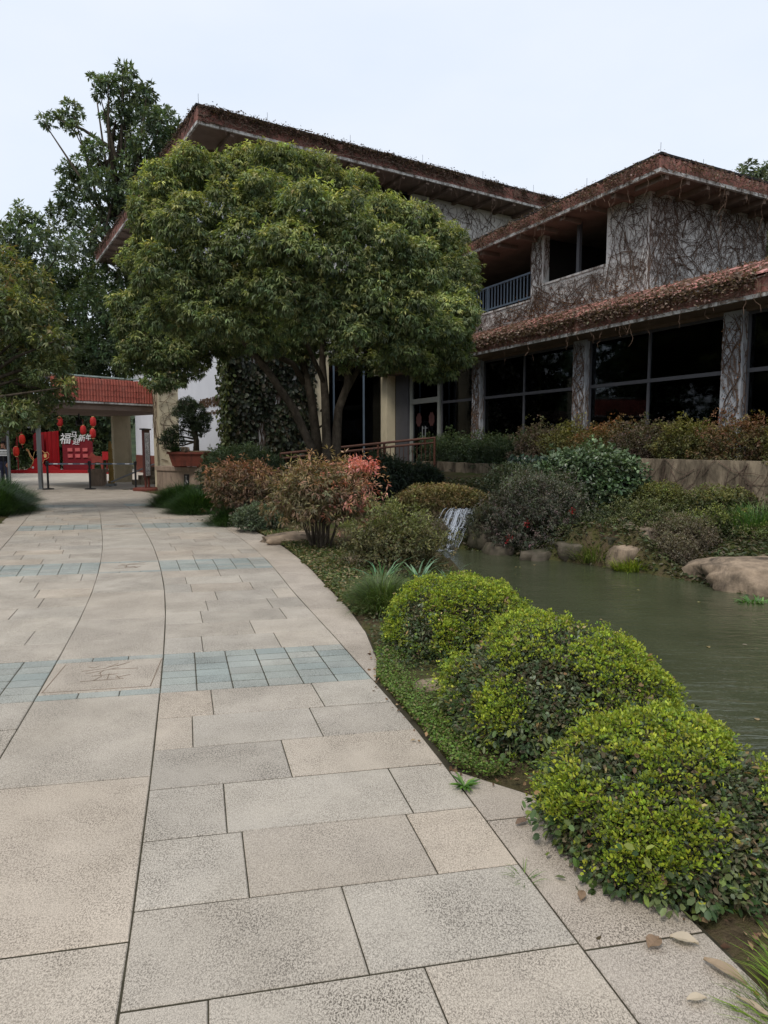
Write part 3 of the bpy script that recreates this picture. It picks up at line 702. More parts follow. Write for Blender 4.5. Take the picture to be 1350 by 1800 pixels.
def text_mesh(s, size, ext=.01):
    cu = bpy.data.curves.new('txt', 'FONT'); cu.body = s; cu.size = size; cu.extrude = ext; cu.resolution_u = 2
    to = bpy.data.objects.new('txt', cu); COL.objects.link(to); bpy.context.view_layer.update()
    me = bpy.data.meshes.new_from_object(to.evaluated_get(bpy.context.evaluated_depsgraph_get()))
    vs = [v.co.copy() for v in me.vertices]; fs = [tuple(p.vertices) for p in me.polygons]
    bpy.data.objects.remove(to); bpy.data.curves.remove(cu); bpy.data.meshes.remove(me)
    x0 = min(v.x for v in vs); x1 = max(v.x for v in vs); y0 = min(v.y for v in vs); y1 = max(v.y for v in vs)
    return vs, fs, (x0, x1, y0, y1)
def put_text(name, s, F3, width, height, mat, parent, ext=.01):
    vs, fs, (x0, x1, y0, y1) = text_mesh(s, 1.0, .5)
    return mk(name, [F3((v.x-x0)/(x1-x0)*width, (v.y-y0)/(y1-y0)*height, (v.z+.5)*ext) for v in vs], fs, mat, parent, fix=False)
put_text('lettering', '中国茶叶博物馆', lambda a, z, d: H3(WI-.005-d, 5.75-a, 3.16+z), 3.1, .42, 'brown_letters', hall, .04)
put_text('lettering', 'China National Tea Museum', lambda a, z, d: H3(WI-.005-d, 5.75-a, 2.86+z), 3.1, .17, 'brown_letters', hall, .03)

# ------------------------------------------------------------------ gate canopy on the left
GO = (-8.41, 24.98); GA = (-.651, -.759); GB = (-.759, .651)
def G(a, b): return (GO[0]+a*GA[0]+b*GB[0], GO[1]+a*GA[1]+b*GB[1])
def G3(a, b, z): return (*G(a, b), z)
gate = thing('gate_canopy', G3(1, 2, 0), 'entrance canopy with red tiled fascia on cream pillars over the path', 'gate')
o = ribbed(lambda a, z, d: G3(a, -.02-d, z), -.05, 3.55, 3.08, 3.85, .105, .03, 4, 4).build('tile_cladding', 'gate_tile', gate, fix=False); o['kind'] = 'stuff'
MB().box(G, -.05, 3.55, .0, .25, 3.06, 3.84).build('fascia_board', 'gate_tile', gate)
MB().box(G, -.05, 3.6, -.06, .25, 3.0, 3.058).build('eave_trim', 'white_trim', gate)
MB().box(G, -2.0, 3.5, .26, 6.4, 2.86, 3.3).build('canopy_slab', 'soffit', gate)
MB().box(G, -.05, 3.5, .02, .258, 2.80, 2.998).build('beam', 'soffit', gate)
def HF(o_): return lambda a, b: (o_[0]+a*HR[0]+b*HD[0], o_[1]+a*HR[1]+b*HD[1])
PC = (-8.0, 24.25); MB().box(HF(PC), 0, .70, 0, .85, -.05, 4.9).build('pillar', 'cream_wall', gate)
P2 = (-11.75, 29.6); MB().box(HF(P2), 0, .72, 0, .5, -.05, 2.858).build('pillar', 'cream_wall', gate)
m = MB()
for i in range(6): m.box(G, .2+i*.62, .26+i*.62, 1.0, 1.06, 3.3, 3.98)
m.build('skylight_frame', 'frame_metal', gate)
MB().box(G, .1, 3.4, .9, 2.4, 3.985, 4.03).build('skylight', 'pale_glass', gate)
MB().tube([G3(.6, 4.6, 2.85), G3(.6, 4.6, 2.6)], .03, 6).lathe(G3(.6, 4.6, 2.38), [(.10, 0), (.14, .06), (.12, .20), (.04, .24)], 12).build('lamp', 'dark_metal', gate)
stp = thing('gate_steps', (-9.4, 27.6, 0), 'low stone steps behind the pillar under the gate canopy', 'steps')
for i in range(4): MB().box(HF((-10.2+.14*i, 27.6+.35*i)), 0, 2.4, 0, .42, -.05, .17*(i+1)).build('step', 'concrete', stp)
rr = thing('step_handrail', (-10.4, 26.6, 0), 'slim grey steel handrail sloping up beside the gate steps', 'handrail')
MB().tube([(-10.9, 27.0, .12), (-9.6, 28.1, .78), (-8.9, 28.7, .82)], .035, 8).build('rail', 'steel', rr); MB().box(I2, -11.05, -10.7, 26.85, 27.1, -.03, .06).build('foot', 'steel', rr)

# ------------------------------------------------------------------ retaining walls, terrace, ramp and railing
tag(MB().box(W, -6, 6.6, -1.0, .54, -.5, 1.18).build('terrace', 'soil'), kind='structure')
tag(MB().box(W, 6.62, 13.2, -.7, .54, -.5, .93).build('terrace', 'soil'), kind='structure')
o = MB().box(W, -6.5, 6.6, -1.3, -1.0, -.5, 1.30).build('retaining_wall', 'concrete', loc=W3(0, -1.2, 0)); tag(o, 'stained tan concrete retaining wall below the red-tinged hedge', 'wall')
o = MB().box(W, 6.9, 12.1, -1.0, -.72, .27, 1.03).build('retaining_wall', 'concrete', loc=W3(9.5, -.9, .3)); tag(o, 'low concrete edge beam bridging the dark culvert beside the ramp railing', 'wall')
tag(MB().box(W, 12.2, 19, -3.2, .54, -.3, .845).build('landing', 'concrete'), kind='structure')
RA, RB = Vector((1.73, 22.9, .84)), Vector((-3.4, 22.2, .30))
rd = (RB-RA); RL = math.hypot(rd.x, rd.y); ru = Vector((rd.x/RL, rd.y/RL, 0)); rn = Vector((ru.y, -ru.x, 0))
if rn.y < 0: rn = -rn
def RP(a, b, z): p = RA+ru*a+rn*b; return (p.x, p.y, RA.z+(RB.z-RA.z)*a/RL+z)
tag(MB().hexa([(*RP(0, -.15, 0)[:2], -.3), (*RP(RL, -.15, 0)[:2], -.3), (*RP(RL, 1.8, 0)[:2], -.3), (*RP(0, 1.8, 0)[:2], -.3), RP(0, -.15, 0), RP(RL, -.15, 0), RP(RL, 1.8, 0), RP(0, 1.8, 0)]).build('ramp', 'concrete'), kind='structure')
def railing(b, label, bal=True):
    r_ = thing('ramp_railing', RP(RL/2, b, 0), label, 'railing')
    MB().tube([RP(0, b, 1.0), RP(RL, b, 1.0)], .032, 8).build('handrail', 'rail_wood', r_)
    MB().tube([RP(0, b, .84), RP(RL, b, .84)], .024, 8).tube([RP(0, b, .10), RP(RL, b, .10)], .024, 8).build('rail', 'rail_wood', r_)
    for i in range(4):
        a = .03+i*(RL-.06)/3; MB().tube([RP(a, b, 0), RP(a, b, .985)], .04, 8).build('post', 'rail_wood', r_)
    if bal:
        for i in range(34):
            a = .18+i*.15; MB().tube([RP(a, b, .10), RP(a, b, .84)], .012, 5).build('baluster', 'rail_wood', r_)
railing(0, 'brown balustrade with slim uprights along the front of the entrance ramp')
railing(1.65, 'plain brown double handrail along the back of the entrance ramp', False)
pl = thing('stone_planter', (-6.3, 21.9, 0), 'low stone planter wall with coping at the foot of the cream gate pillar', 'planter')
PF = HF((-7.75, 23.6))
def PFq(a, b): return (-7.95+a*.80+b*.25, 23.7-a*.60+b*.90)
MB().box(PFq, 0, 2.5, 0, 1.6, -.05, .72).build('wall', 'planter_stone', pl); MB().box(PFq, -.05, 2.55, -.05, 1.65, .72, .86).build('coping', 'planter_stone', pl)
MB().box(PFq, 1.55, 1.80, -.03, -.002, .24, .62).build('plaque', 'dark_metal', pl)
m = MB().lathe((*PFq(1.675, -.04), .53), [(.02, 0), (.03, .02), (.02, .04)], 8)
m.tube([(*PFq(1.675, -.04), .53), (*PFq(1.665, -.04), .42), (*PFq(1.73, -.04), .41), (*PFq(1.75, -.04), .32)], .010, 5).tube([(*PFq(1.66+.055*math.cos(q*.7), -.04), .35+.055*math.sin(q*.7)) for q in range(8)], .008, 5)
m.build('pictogram', 'white_trim', pl)
hr_ = thing('bronze_handrail', PFq(2.6, .3)+(0,), 'bronze tube handrail with looped end beside the stone planter', 'handrail')
for z, o_ in ((.98, 0), (.74, .05)):
    MB().tube([(*PFq(1.75, .2), z-.12), (*PFq(1.78, .2), z-.02), (*PFq(1.9, .2), z), (*PFq(3.2, .5), z+.10), (*PFq(4.6, 1.0), z+.22)], .03, 8).build('rail', 'rail_wood', hr_)
for a in (2.1, 3.2): MB().tube([(*PFq(a, .3), .0), (*PFq(a, .3), 1.0+.06*(a-1.9))], .025, 6).build('post', 'rail_wood', hr_)
# ------------------------------------------------------------------ bare creeper on the buildings
def creeper(name, label, jobs, mat, hang=(), loc=(0, 0, 0)):
    """jobs: (F3(a,z,off), a0,a1,z0,z1, n, mean angle, spread, length, holes, radius)"""
    m = MB()
    for F3, a0, a1, z0, z1, n, ang, spr, ln, holes, rad in jobs:
        for _ in range(n):
            a = random.uniform(a0, a1); z = random.uniform(z0, z1); th = math.radians(random.gauss(ang if random.random() < .66 else 180-ang, spr))
            L = ln*random.uniform(.35, 1.5); st = .13; pts = []; off = random.uniform(.006, .05)
            for k_ in range(int(L/st)+2):
                if a < a0: a = 2*a0-a; th = math.pi-th
                elif a > a1: a = 2*a1-a; th = math.pi-th
                if not (a0 <= a <= a1 and z0 <= z <= z1) or any(h0 < a < h1 and y0 < z < y1 for h0, h1, y0, y1 in holes): break
                pts.append(F3(a, z, off)); th += random.gauss(0, .26); a += st*math.cos(th); z += st*math.sin(th)
            if len(pts) > 2:
                r = rad*random.uniform(.5, 1.5); m.tube(pts, [r*(1-.6*i/len(pts)) for i in range(len(pts))], 3, False)
    for F3, a0, a1, z, n, lmax in hang:
        for _ in range(n):
            a = random.uniform(a0, a1); zz = z+random.uniform(0, .1); off = random.uniform(0, .06); pts = []
            for k_ in range(int(random.uniform(.2, 1)**1.8*lmax/.1)+2):
                pts.append(F3(a, zz, off)); a += random.gauss(0, .035); zz -= .1*random.uniform(.5, 1); off += random.gauss(0, .025)
            m.tube(pts, random.uniform(.003, .007), 3, False)
    o = m.build(name, mat, fix=False, loc=loc); return tag(o, label, 'creeper', kind='stuff')
WF = lambda a, z, o: W3(a, 1.6-o, z)
WSd = lambda a, z, o: W3(4.7-o, a, z)
holes = [(6.15, 8.97, 6.66, 8.3), (9.45, 14.7, 6.28, 8.3)]
creeper('creeper', 'web of bare brown creeper stems over the white upper wall of the wing',
        [(WF, 4.72, 17, 5.35, 8.3, 1300, 48, 30, 1.4, holes, .0052), (WF, 4.72, 17, 5.35, 6.6, 760, 35, 35, 1.0, holes, .006), (WF, 4.72, 17, 5.35, 8.3, 160, 60, 25, 2.2, holes, .014),
         (WSd, 1.62, 6.44, 5.3, 8.2, 760, 60, 42, 1.2, [], .0052), (WSd, 1.62, 6.44, 7.1, 8.2, 160, 90, 50, .8, [], .006), (WSd, 1.62, 2.3, 5.3, 8.2, 24, 80, 30, 1.2, [], .007), (WF, 4.71, 5.4, 5.3, 8.2, 34, 80, 30, 1.2, [], .007), (WF, 8.93, 9.5, 5.5, 8.25, 60, 88, 14, 1.2, [], .008), (lambda a, z, o: W3(4.70-o*.5+max(0, a), 1.6-o*.5+max(0, -a), z), -.09, .09, 5.3, 8.2, 18, 88, 10, 1.4, [], .008), (lambda a, z, o: W3(8.92-o*.3, a, z), 1.62, 1.84, 6.7, 8.2, 26, 88, 10, 1.0, [], .008), (WSd, 1.62, 6.44, 5.3, 8.2, 90, 75, 25, 2.0, [], .013)], 'vine', loc=W3(8, 1.6, 5.5))
creeper('creeper', 'dangling creeper strands hanging from the upper eave of the wing',
        [(lambda a, z, o: W3(a, .70-o, z), 3.6, 15, 8.2, 8.66, 330, 20, 40, .9, [], .010), (lambda a, z, o: W3(3.6-o, a, z), .7, 7.3, 8.2, 8.66, 200, 20, 60, .8, [], .009)], 'vine_pale',
        [(lambda a, z, o: W3(a, .72-o, z), 3.6, 15, 8.2, 50, .8), (lambda a, z, o: W3(3.62-o, a, z), .7, 7, 8.2, 30, 1.3), (lambda a, z, o: W3(3.9-o, a, z), .9, 7, 8.2, 24, 1.6)], loc=W3(8, .7, 8.2))
creeper('creeper', 'matted dry creeper stems along the lower tiled eave of the wing',
        [(lambda a, z, o: W3(a, -.02-o, z), -3, 17.7, 4.56, 5.02, 520, 15, 45, .9, [], .009),
         (lambda a, z, o: W3(a, (z-4.97)/SL-.05, z+.06+o), -3, 17.7, 5.0, 5.6, 330, 30, 60, .9, [], .010)], 'vine_pale',
        [(lambda a, z, o: W3(a, .03-o, z), -3, 17.7, 4.56, 46, .7), (lambda a, z, o: W3(a, .0-o, z), 3.7, 4.1, 4.6, 6, .9)], loc=W3(8, 0, 4.5))
colj = []
for tc_ in (-3.3, 1.51, 6.30, 11.40):
    colj.append((lambda a, z, o: W3(a, .80-o, z), tc_-.24, tc_+.24, .9, 4.5, 34, 88, 14, 1.6, [], .012))
    colj.append((lambda a, z, o, tc_=tc_: W3(tc_-.25-o, a, z), .80, 1.2, .9, 4.5, 18, 88, 14, 1.4, [], .011))
creeper('creeper', 'brown creeper stems climbing the grey columns between the dark windows', colj, 'vine', loc=W3(4, .8, 1))
creeper('creeper', 'dark dry creeper draped along the high eave and wall of the hall',
        [(lambda a, z, o: H3(a, -.02-o, z), 0, 24, 12.55, 13.18, 900, 10, 45, 1.2, [], .015), (lambda a, z, o: H3(-.02-o, a, z), 0, 21, 12.5, 13.18, 260, 10, 45, 1.1, [], .014),
         (lambda a, z, o: H3(a, WI-o, z), 9.9, 24, 7.5, 12.4, 1000, 80, 40, 1.6, [], .010)], 'vine',
        [(lambda a, z, o: H3(a, .02-o, z), 0, 24, 12.5, 110, 1.2), (lambda a, z, o: H3(.02-o, a, z), 0, 20, 12.5, 70, 2.2), (lambda a, z, o: H3(.8-o, a, z), 10, 18, 12.3, 50, 2.6)], loc=H3(8, 0, 12.5))
creeper('creeper', 'thin bare creeper twigs spreading over the cream gate pillar',
        [(lambda a, z, o: (*HF(PC)(a, -o), z), .02, .68, 1.0, 4.6, 55, 160, 30, .9, [], .008), (lambda a, z, o: (*HF(PC)(-o, a), z), .02, .83, 1.4, 4.6, 30, 80, 25, .9, [], .008)], 'vine', loc=(*PC, 1))
creeper('creeper', 'dry creeper stems and roots hanging over the stained tan retaining wall',
        [(lambda a, z, o: W3(a, -1.3-o, z), -6, 6.5, .2, 1.32, 420, -80, 35, .7, [], .007)], 'vine', loc=W3(0, -1.3, .5))

# dead leaves caught in the eaves
DRY = [(108, 90, 78), (132, 112, 98), (90, 72, 62), (150, 132, 118), (118, 100, 90)]
def litter(name, label, P, size, cols, mat='dry_leaf', up=1.0, cat='leaf litter', loc=(0, 0, 0), kind='d'):
    lv = Leaves(); n = len(P); D = unit(RNG.standard_normal((n, 3))*np.array([1, 1, .5])); U = unit(RNG.standard_normal((n, 3))*.6+np.array([0, 0, up]))
    L = size*RNG.uniform(.6, 1.4, n); lv.add(P, D, U, L, L*RNG.uniform(.45, .8, n), pal(RNG, n, cols), kind)
    return tag(lv.build(name, 'dry_leaf' if mat is None else mat, loc=loc, kind='stuff'), label, cat)
def eave_pts(F, a0, a1, n, clump=.6):
    a = RNG.uniform(a0, a1, n*3); w = np.array([mnoise.noise(Vector((x*.8, 3.3, 1)))+.35*mnoise.noise(Vector((x*3, 1.3, 1))) for x in a]); a = a[w > -.12][:n]
    return np.array([F(x) for x in a])
gs = RNG.standard_normal
litter('dead_leaves', 'brown dead leaves matted along the lower tiled eave of the wing',
       np.concatenate([eave_pts(lambda a: W3(a, -.05-abs(gs())*.04+random.uniform(0, .25), 4.98+gs()*.05), -3, 17.6, 9000), eave_pts(lambda a: W3(a, (lambda s: s)(random.uniform(0, 1.5)), 0), -3, 17.6, 5000)*np.array([1, 1, 0])+np.array([0, 0, 0])]) if False else
       np.concatenate([eave_pts(lambda a: W3(a, -.07-abs(gs())*.05, 4.90+gs()*.10), -3, 17.6, 8500), eave_pts(lambda a: W3(a, abs(gs())*.16, 5.03+abs(gs())*.05), -3, 17.6, 3500), eave_pts(lambda a: (lambda s: W3(a, s, 5.03+(s+.05)*SL+abs(gs())*.03))(random.uniform(0, 1)**1.6*1.55), -1, 17.6, 3200)]),
       .075, DRY, loc=W3(8, 0, 4.9))
litter('dead_leaves', 'grey brown dead leaves crusted along the top of the high hall eave',
       np.concatenate([eave_pts(lambda a: H3(a, -.05-abs(gs())*.05, 12.97+gs()*.09), 0, 24, 9000), eave_pts(lambda a: H3(-.05-abs(gs())*.04, a, 12.97+gs()*.08), 0, 21, 2000)]), .065, [(74, 62, 56), (98, 80, 70), (60, 50, 46), (116, 98, 88)], loc=H3(8, 0, 13))
litter('dead_leaves', 'brown dead leaves caught on the upper eave of the wing',
       np.concatenate([eave_pts(lambda a: W3(a, .66-abs(gs())*.03, 8.45+np.clip(gs()*.09, -.3, .22)), 3.6, 15, 2600), eave_pts(lambda a: W3(3.56-abs(gs())*.03, a, 8.43+np.clip(gs()*.09, -.3, .22)), .7, 7.2, 800)]), .05, DRY, loc=W3(8, .7, 8.4))
litter('dead_leaves', 'orange brown dead leaves in the creeper under the balcony',
       eave_pts(lambda a: W3(a, 1.57-abs(gs())*.03, 5.75+abs(gs())*.28), 5.2, 15, 1500), .05, [(120, 78, 52), (98, 68, 50), (136, 104, 74), (84, 62, 52)], loc=W3(8, 1.5, 5.6))
litter('dead_leaves', 'brown dried leaf scraps on the creeper of the grey columns',
       np.concatenate([np.array([W3(tc_+random.uniform(-.22, .22), .77, random.uniform(.9, 4.3)) for _ in range(420)]) for tc_ in (1.51, 6.3, 11.4)]), .05, [(120, 86, 62), (98, 74, 60), (140, 112, 84)], loc=W3(4, .8, 1))

# ------------------------------------------------------------------ trees
def limb(p0, p1, r0, r1, n=7, wob=.06, sag=0, rng=random):
    p0, p1 = Vector(p0), Vector(p1); L = (p1-p0).length; o = [Vector((0, 0, 0))]
    pts = []
    for i in range(n+1):
        t = i/n; q = p0.lerp(p1, t)+Vector((math.sin(t*5+p0.x*3), math.cos(t*4+p1.y*2), 0))*wob*L*.25*math.sin(math.pi*t); q.z += sag*math.sin(math.pi*t); pts.append(q)
    return pts, [r0+(r1-r0)*i/n for i in range(n+1)]
def crown_leaves(lv, rng, lobes, per, m, L, W_, dark, young, droop=.6, inner=.72, zmin=-.55, kind='d', spread=1.0, ythr=.35, fill=.25):
    dk = [lin(*c)[:3] for c in dark]
    for (c, r) in lobes:
        r3 = np.array(r if hasattr(r, '__len__') else (r, r, r*.85)); n = int(per*(r3.mean()**2))
        P, N, d = shell(rng, c, r3, n, inner, zmin)
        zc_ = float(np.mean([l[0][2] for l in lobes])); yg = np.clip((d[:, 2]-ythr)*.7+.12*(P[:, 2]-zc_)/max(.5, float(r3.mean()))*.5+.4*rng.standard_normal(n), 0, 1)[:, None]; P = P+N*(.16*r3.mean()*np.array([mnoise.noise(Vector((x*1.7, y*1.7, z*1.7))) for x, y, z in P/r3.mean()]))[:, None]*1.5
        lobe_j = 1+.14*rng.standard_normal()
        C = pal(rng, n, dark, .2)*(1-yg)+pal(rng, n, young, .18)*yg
        tufts(lv, rng, P, N, m, L, W_, C*lobe_j, droop, spread, kind)
        if fill:
            n2 = int(n*fill); P, N, d = shell(rng, c, r3*.8, n2, .2, -1)
            tufts(lv, rng, P, N, m, L*1.1, W_*1.2, pal(rng, n2, dark, .2), droop, spread, kind)
rng = np.random.default_rng(11)
main = thing('broadleaf_tree', (-1.45, 16.5, .3), 'broad round evergreen tree with several stems in front of the hall', 'tree')
m = MB()
tips = []
def stem(pts, rad): m.tube(pts, rad, 9); return pts
B = (-1.45, 16.5, .15)
stem([(-1.55, 16.4, .1), (-1.62, 16.35, .9), (-1.70, 16.3, 1.45), (-2.13, 16.1, 2.45), (-2.66, 15.9, 3.26), (-3.3, 15.7, 4.1), (-4.0, 15.5, 5.0), (-4.6, 15.4, 6.0)], [0.145, 0.128, 0.111, 0.098, 0.085, 0.072, 0.051, 0.025])
stem([(-1.50, 16.6, .1), (-1.62, 16.7, 1.4), (-1.78, 16.8, 2.7), (-1.98, 16.9, 3.55), (-2.2, 17.2, 5.0), (-2.3, 17.4, 6.6)], [0.162, 0.128, 0.106, 0.089, 0.068, 0.025])
stem([(-1.95, 16.85, 3.1), (-2.2, 16.6, 3.55), (-2.55, 16.4, 3.70), (-3.2, 16.2, 4.3), (-3.8, 16.6, 5.2)], [0.076, 0.068, 0.064, 0.051, 0.025])
stem([(-1.32, 16.45, .1), (-1.38, 16.4, 1.42), (-1.41, 16.4, 2.72), (-1.47, 16.4, 3.55), (-1.35, 16.2, 5.0), (-1.2, 16.0, 6.8)], [0.145, 0.115, 0.098, 0.081, 0.060, 0.025])
stem([(-1.15, 16.5, .1), (-1.17, 16.5, 1.56), (-1.10, 16.5, 2.45), (-.88, 16.4, 3.0), (-.84, 16.3, 3.45), (-.3, 16.0, 4.5), (.5, 15.7, 5.4)], [0.145, 0.128, 0.102, 0.093, 0.085, 0.060, 0.025])
stem([(-1.40, 16.4, 3.0), (-1.9, 15.9, 4.2), (-2.2, 15.0, 5.2), (-2.4, 14.4, 6.0)], [0.060, 0.051, 0.043, 0.017])
stem([(-1.1, 16.5, 2.5), (-.4, 16.9, 3.9), (.7, 17.2, 4.8), (1.5, 17.3, 5.4)], [0.068, 0.060, 0.043, 0.017])
for x in (-1.62, -1.55): stem([(x, 16.75, 2.0+(x+1.62)*6), (-1.4, 16.55, 2.15+(x+1.62)*6)], [0.025, 0.025])
m.build('trunk', 'bark', main, smooth=True)
lv = Leaves(); lobes = []
def pxY(u, v, Y):                       # a measured spot of the crown outline brought to its real distance
    x = (u-675)/1190.; y = (900-v)/1190.; p_ = math.atan(118/1190.); r = (x, math.cos(p_)+y*math.sin(p_), -math.sin(p_)+y*math.cos(p_)); return (r[0]/r[1]*Y, Y, 1.6+r[2]/r[1]*Y)
OUT = [(800, 600, 30), (812, 630, 22), (782, 655, 20), (735, 640, 26), (228, 640, 22), (272, 668, 18), (690, 630, 26), (262, 600, 38), (250, 540, 42), (262, 460, 46), (285, 390, 48), (290, 330, 44), (335, 300, 40), (385, 318, 38), (440, 305, 40), (495, 298, 42), (560, 305, 40), (620, 335, 40), (680, 380, 42),
       (722, 395, 44), (765, 430, 46), (792, 490, 46), (790, 560, 46), (785, 620, 40), (752, 655, 24), (700, 585, 44), (640, 600, 42), (610, 628, 24), (585, 585, 40), (515, 570, 42), (445, 540, 40),
       (415, 585, 36), (470, 600, 34), (540, 610, 34), (660, 640, 26), (720, 620, 36), (815, 540, 24), (230, 570, 26), (240, 610, 26), (300, 665, 22), (760, 620, 30), (350, 590, 36), (305, 620, 36), (262, 640, 30), (380, 555, 34), (335, 650, 24)]
for u, v, r in OUT: lobes.append((pxY(u, v, 16.5+random.uniform(-.9, .7)), r/1190*16.5*1.02))
FRONT = [(330, 400, 52), (400, 370, 50), (470, 350, 52), (540, 370, 54), (610, 400, 52), (670, 440, 52), (730, 480, 54), (300, 480, 52), (370, 460, 54), (440, 430, 56), (510, 440, 56), (580, 460, 56),
         (640, 510, 54), (710, 540, 56), (420, 510, 50), (490, 510, 52), (560, 530, 50), (350, 530, 48), (300, 560, 46), (620, 570, 44), (760, 580, 44), (390, 570, 40), (450, 570, 44), (540, 570, 40), (660, 570, 44), (700, 610, 36)]
for u, v, r in FRONT:
    du = (u-525)/310.; dv = (v-450)/210.; dep = 16.2-3.0*math.sqrt(max(.05, 1-.75*du*du-.65*dv*dv)); lobes.append((pxY(u, v, dep+random.uniform(-.3, .3)), r/1190*dep*.98))
for i in range(20):                      # the far side
    an = random.uniform(.15, math.pi-.15); z = random.uniform(4.4, 6.2); k_ = 3.4*math.sqrt(max(.1, 1-((z-5)/4)**2)); lobes.append(((-2.0+k_*math.cos(an)*1.1, 17.0+k_*.8*math.sin(an), z), .85))
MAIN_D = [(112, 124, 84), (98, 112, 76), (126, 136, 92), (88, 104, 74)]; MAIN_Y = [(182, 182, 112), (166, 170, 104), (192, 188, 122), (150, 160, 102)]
kids = []
for c, r in lobes[:]:
    for _ in range(3):
        d_ = Vector((random.gauss(0, .7), -abs(random.gauss(0, 1)), random.gauss(0, .7))).normalized(); kids.append((tuple(Vector(c)+d_*r*.85), r*random.uniform(.28, .5)))
lobes += kids
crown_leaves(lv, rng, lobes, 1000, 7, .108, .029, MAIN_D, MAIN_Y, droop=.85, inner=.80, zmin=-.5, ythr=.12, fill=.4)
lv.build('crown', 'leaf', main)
# other trees
def tree(name, base, label, trunk, lobes, per, m_, L, W_, dark, young, seed, group=None, **kw):
    t = thing(name, base, label, 'tree', group); mb = MB()
    for pts, rad in trunk: mb.tube(pts, rad, 7)
    mb.build('trunk', 'bark', t, smooth=True)
    lv = Leaves(); crown_leaves(lv, np.random.default_rng(seed), lobes, per, m_, L, W_, dark, young, **kw); lv.build('crown', 'leaf', t); return t
def limbs_to(base, lobes, r0, seed, fork=.5):
    rnd = random.Random(seed); b = Vector(base); cz = sum(l[0][2] for l in lobes)/len(lobes); cx = sum(l[0][0] for l in lobes)/len(lobes); cy = sum(l[0][1] for l in lobes)/len(lobes)
    out = []; f1 = Vector((b.x+(cx-b.x)*.3, b.y+(cy-b.y)*.3, b.z+(cz-b.z)*fork)); f2 = Vector((cx, cy, cz+(cz-b.z)*.1))
    out.append(([b, b.lerp(f1, .5)+Vector((.1, 0, 0)), f1, f1.lerp(f2, .5)+Vector((rnd.uniform(-.3, .3), 0, 0)), f2], [r0*1.15, r0, r0*.8, r0*.55, r0*.2]))
    for c, r in lobes:
        c = Vector(c); s = f1.lerp(f2, rnd.uniform(0, .85)); mid = s.lerp(c, .5)+Vector((rnd.uniform(-.1, .1), rnd.uniform(-.1, .1), .12))*(c-s).length*.4
        out.append(([s, mid, c], [r0*.28, r0*.18, r0*.05]))
    return out
TALL = [(215, 140, 14), (190, 150, 17), (232, 170, 22), (205, 205, 22), (250, 205, 28), (285, 215, 26), (220, 250, 26), (265, 260, 34), (305, 255, 26), (240, 300, 30), (290, 300, 30), (165, 265, 20),
        (128, 195, 16), (98, 208, 13), (75, 212, 9), (130, 228, 12), (150, 300, 26), (180, 330, 32), (120, 300, 16), (125, 340, 24), (105, 375, 20), (145, 385, 26), (190, 390, 28), (230, 350, 26), (180, 425, 22), (140, 430, 22), (175, 165, 10), (258, 165, 16),
        (215, 118, 8), (228, 126, 10), (165, 138, 8)]
lobs = [(pxY(u, v, 44+random.uniform(-2, 2)), r/1190*44*1.05) for u, v, r in TALL]
TD = [(98, 112, 88), (84, 100, 80), (110, 124, 92), (102, 116, 100)]; TY = [(118, 130, 88), (98, 112, 74), (120, 126, 84)]
tree('tall_tree', (-15.5, 45, 0), 'tall ragged dark tree rising behind the left end of the hall roof', limbs_to((-15.5, 45, 0), lobs, .5, 3), lobs, 120, 7, .30, .115, TD, TY, 21, droop=.25, inner=.55, zmin=-.7, fill=.15)
T2 = [(35, 385, 18), (60, 395, 22), (20, 420, 24), (75, 425, 26), (110, 440, 24), (50, 450, 28), (5, 460, 26), (100, 400, 12), (38, 362, 9), (5, 400, 10), (-30, 440, 26)]
lobs = [(pxY(u, v, 38+random.uniform(-1.5, 1.5)), r/1190*38*1.05) for u, v, r in T2]
tree('tall_tree', (-22.5, 38.5, 0), 'twiggy mid-height tree at the left edge below the tall dark tree', limbs_to((-22.5, 38.5, 0), lobs, .3, 4), lobs, 120, 7, .27, .10, TD, TY, 22, droop=.25, inner=.5, zmin=-.7, fill=.15)
twigs = MB(); rnd = random.Random(5)
for i in range(26):
    p = Vector(pxY(rnd.uniform(0, 60), rnd.uniform(420, 470), 38)); q = p+Vector((rnd.uniform(-.9, .2), 0, rnd.uniform(.3, 1.5))); twigs.tube([p, p.lerp(q, .5)+Vector((0, 0, .15)), q], [.03, .02, .006], 4)
bt = thing('bare_tree', (-21.2, 38, 0), 'leafless pale twigs sticking out of the foliage at the far left', 'tree'); twigs.tube([(-21.2, 38, 0), (-21.3, 38, 6), (-21.2, 38, 12.2)], [.14, .11, .05], 6); twigs.build('branches', 'bark', bt)
DARKG = [(86, 102, 72), (74, 90, 66), (96, 112, 78), (88, 106, 82)]; DARKY = [(96, 106, 62), (84, 98, 60), (106, 110, 66)]
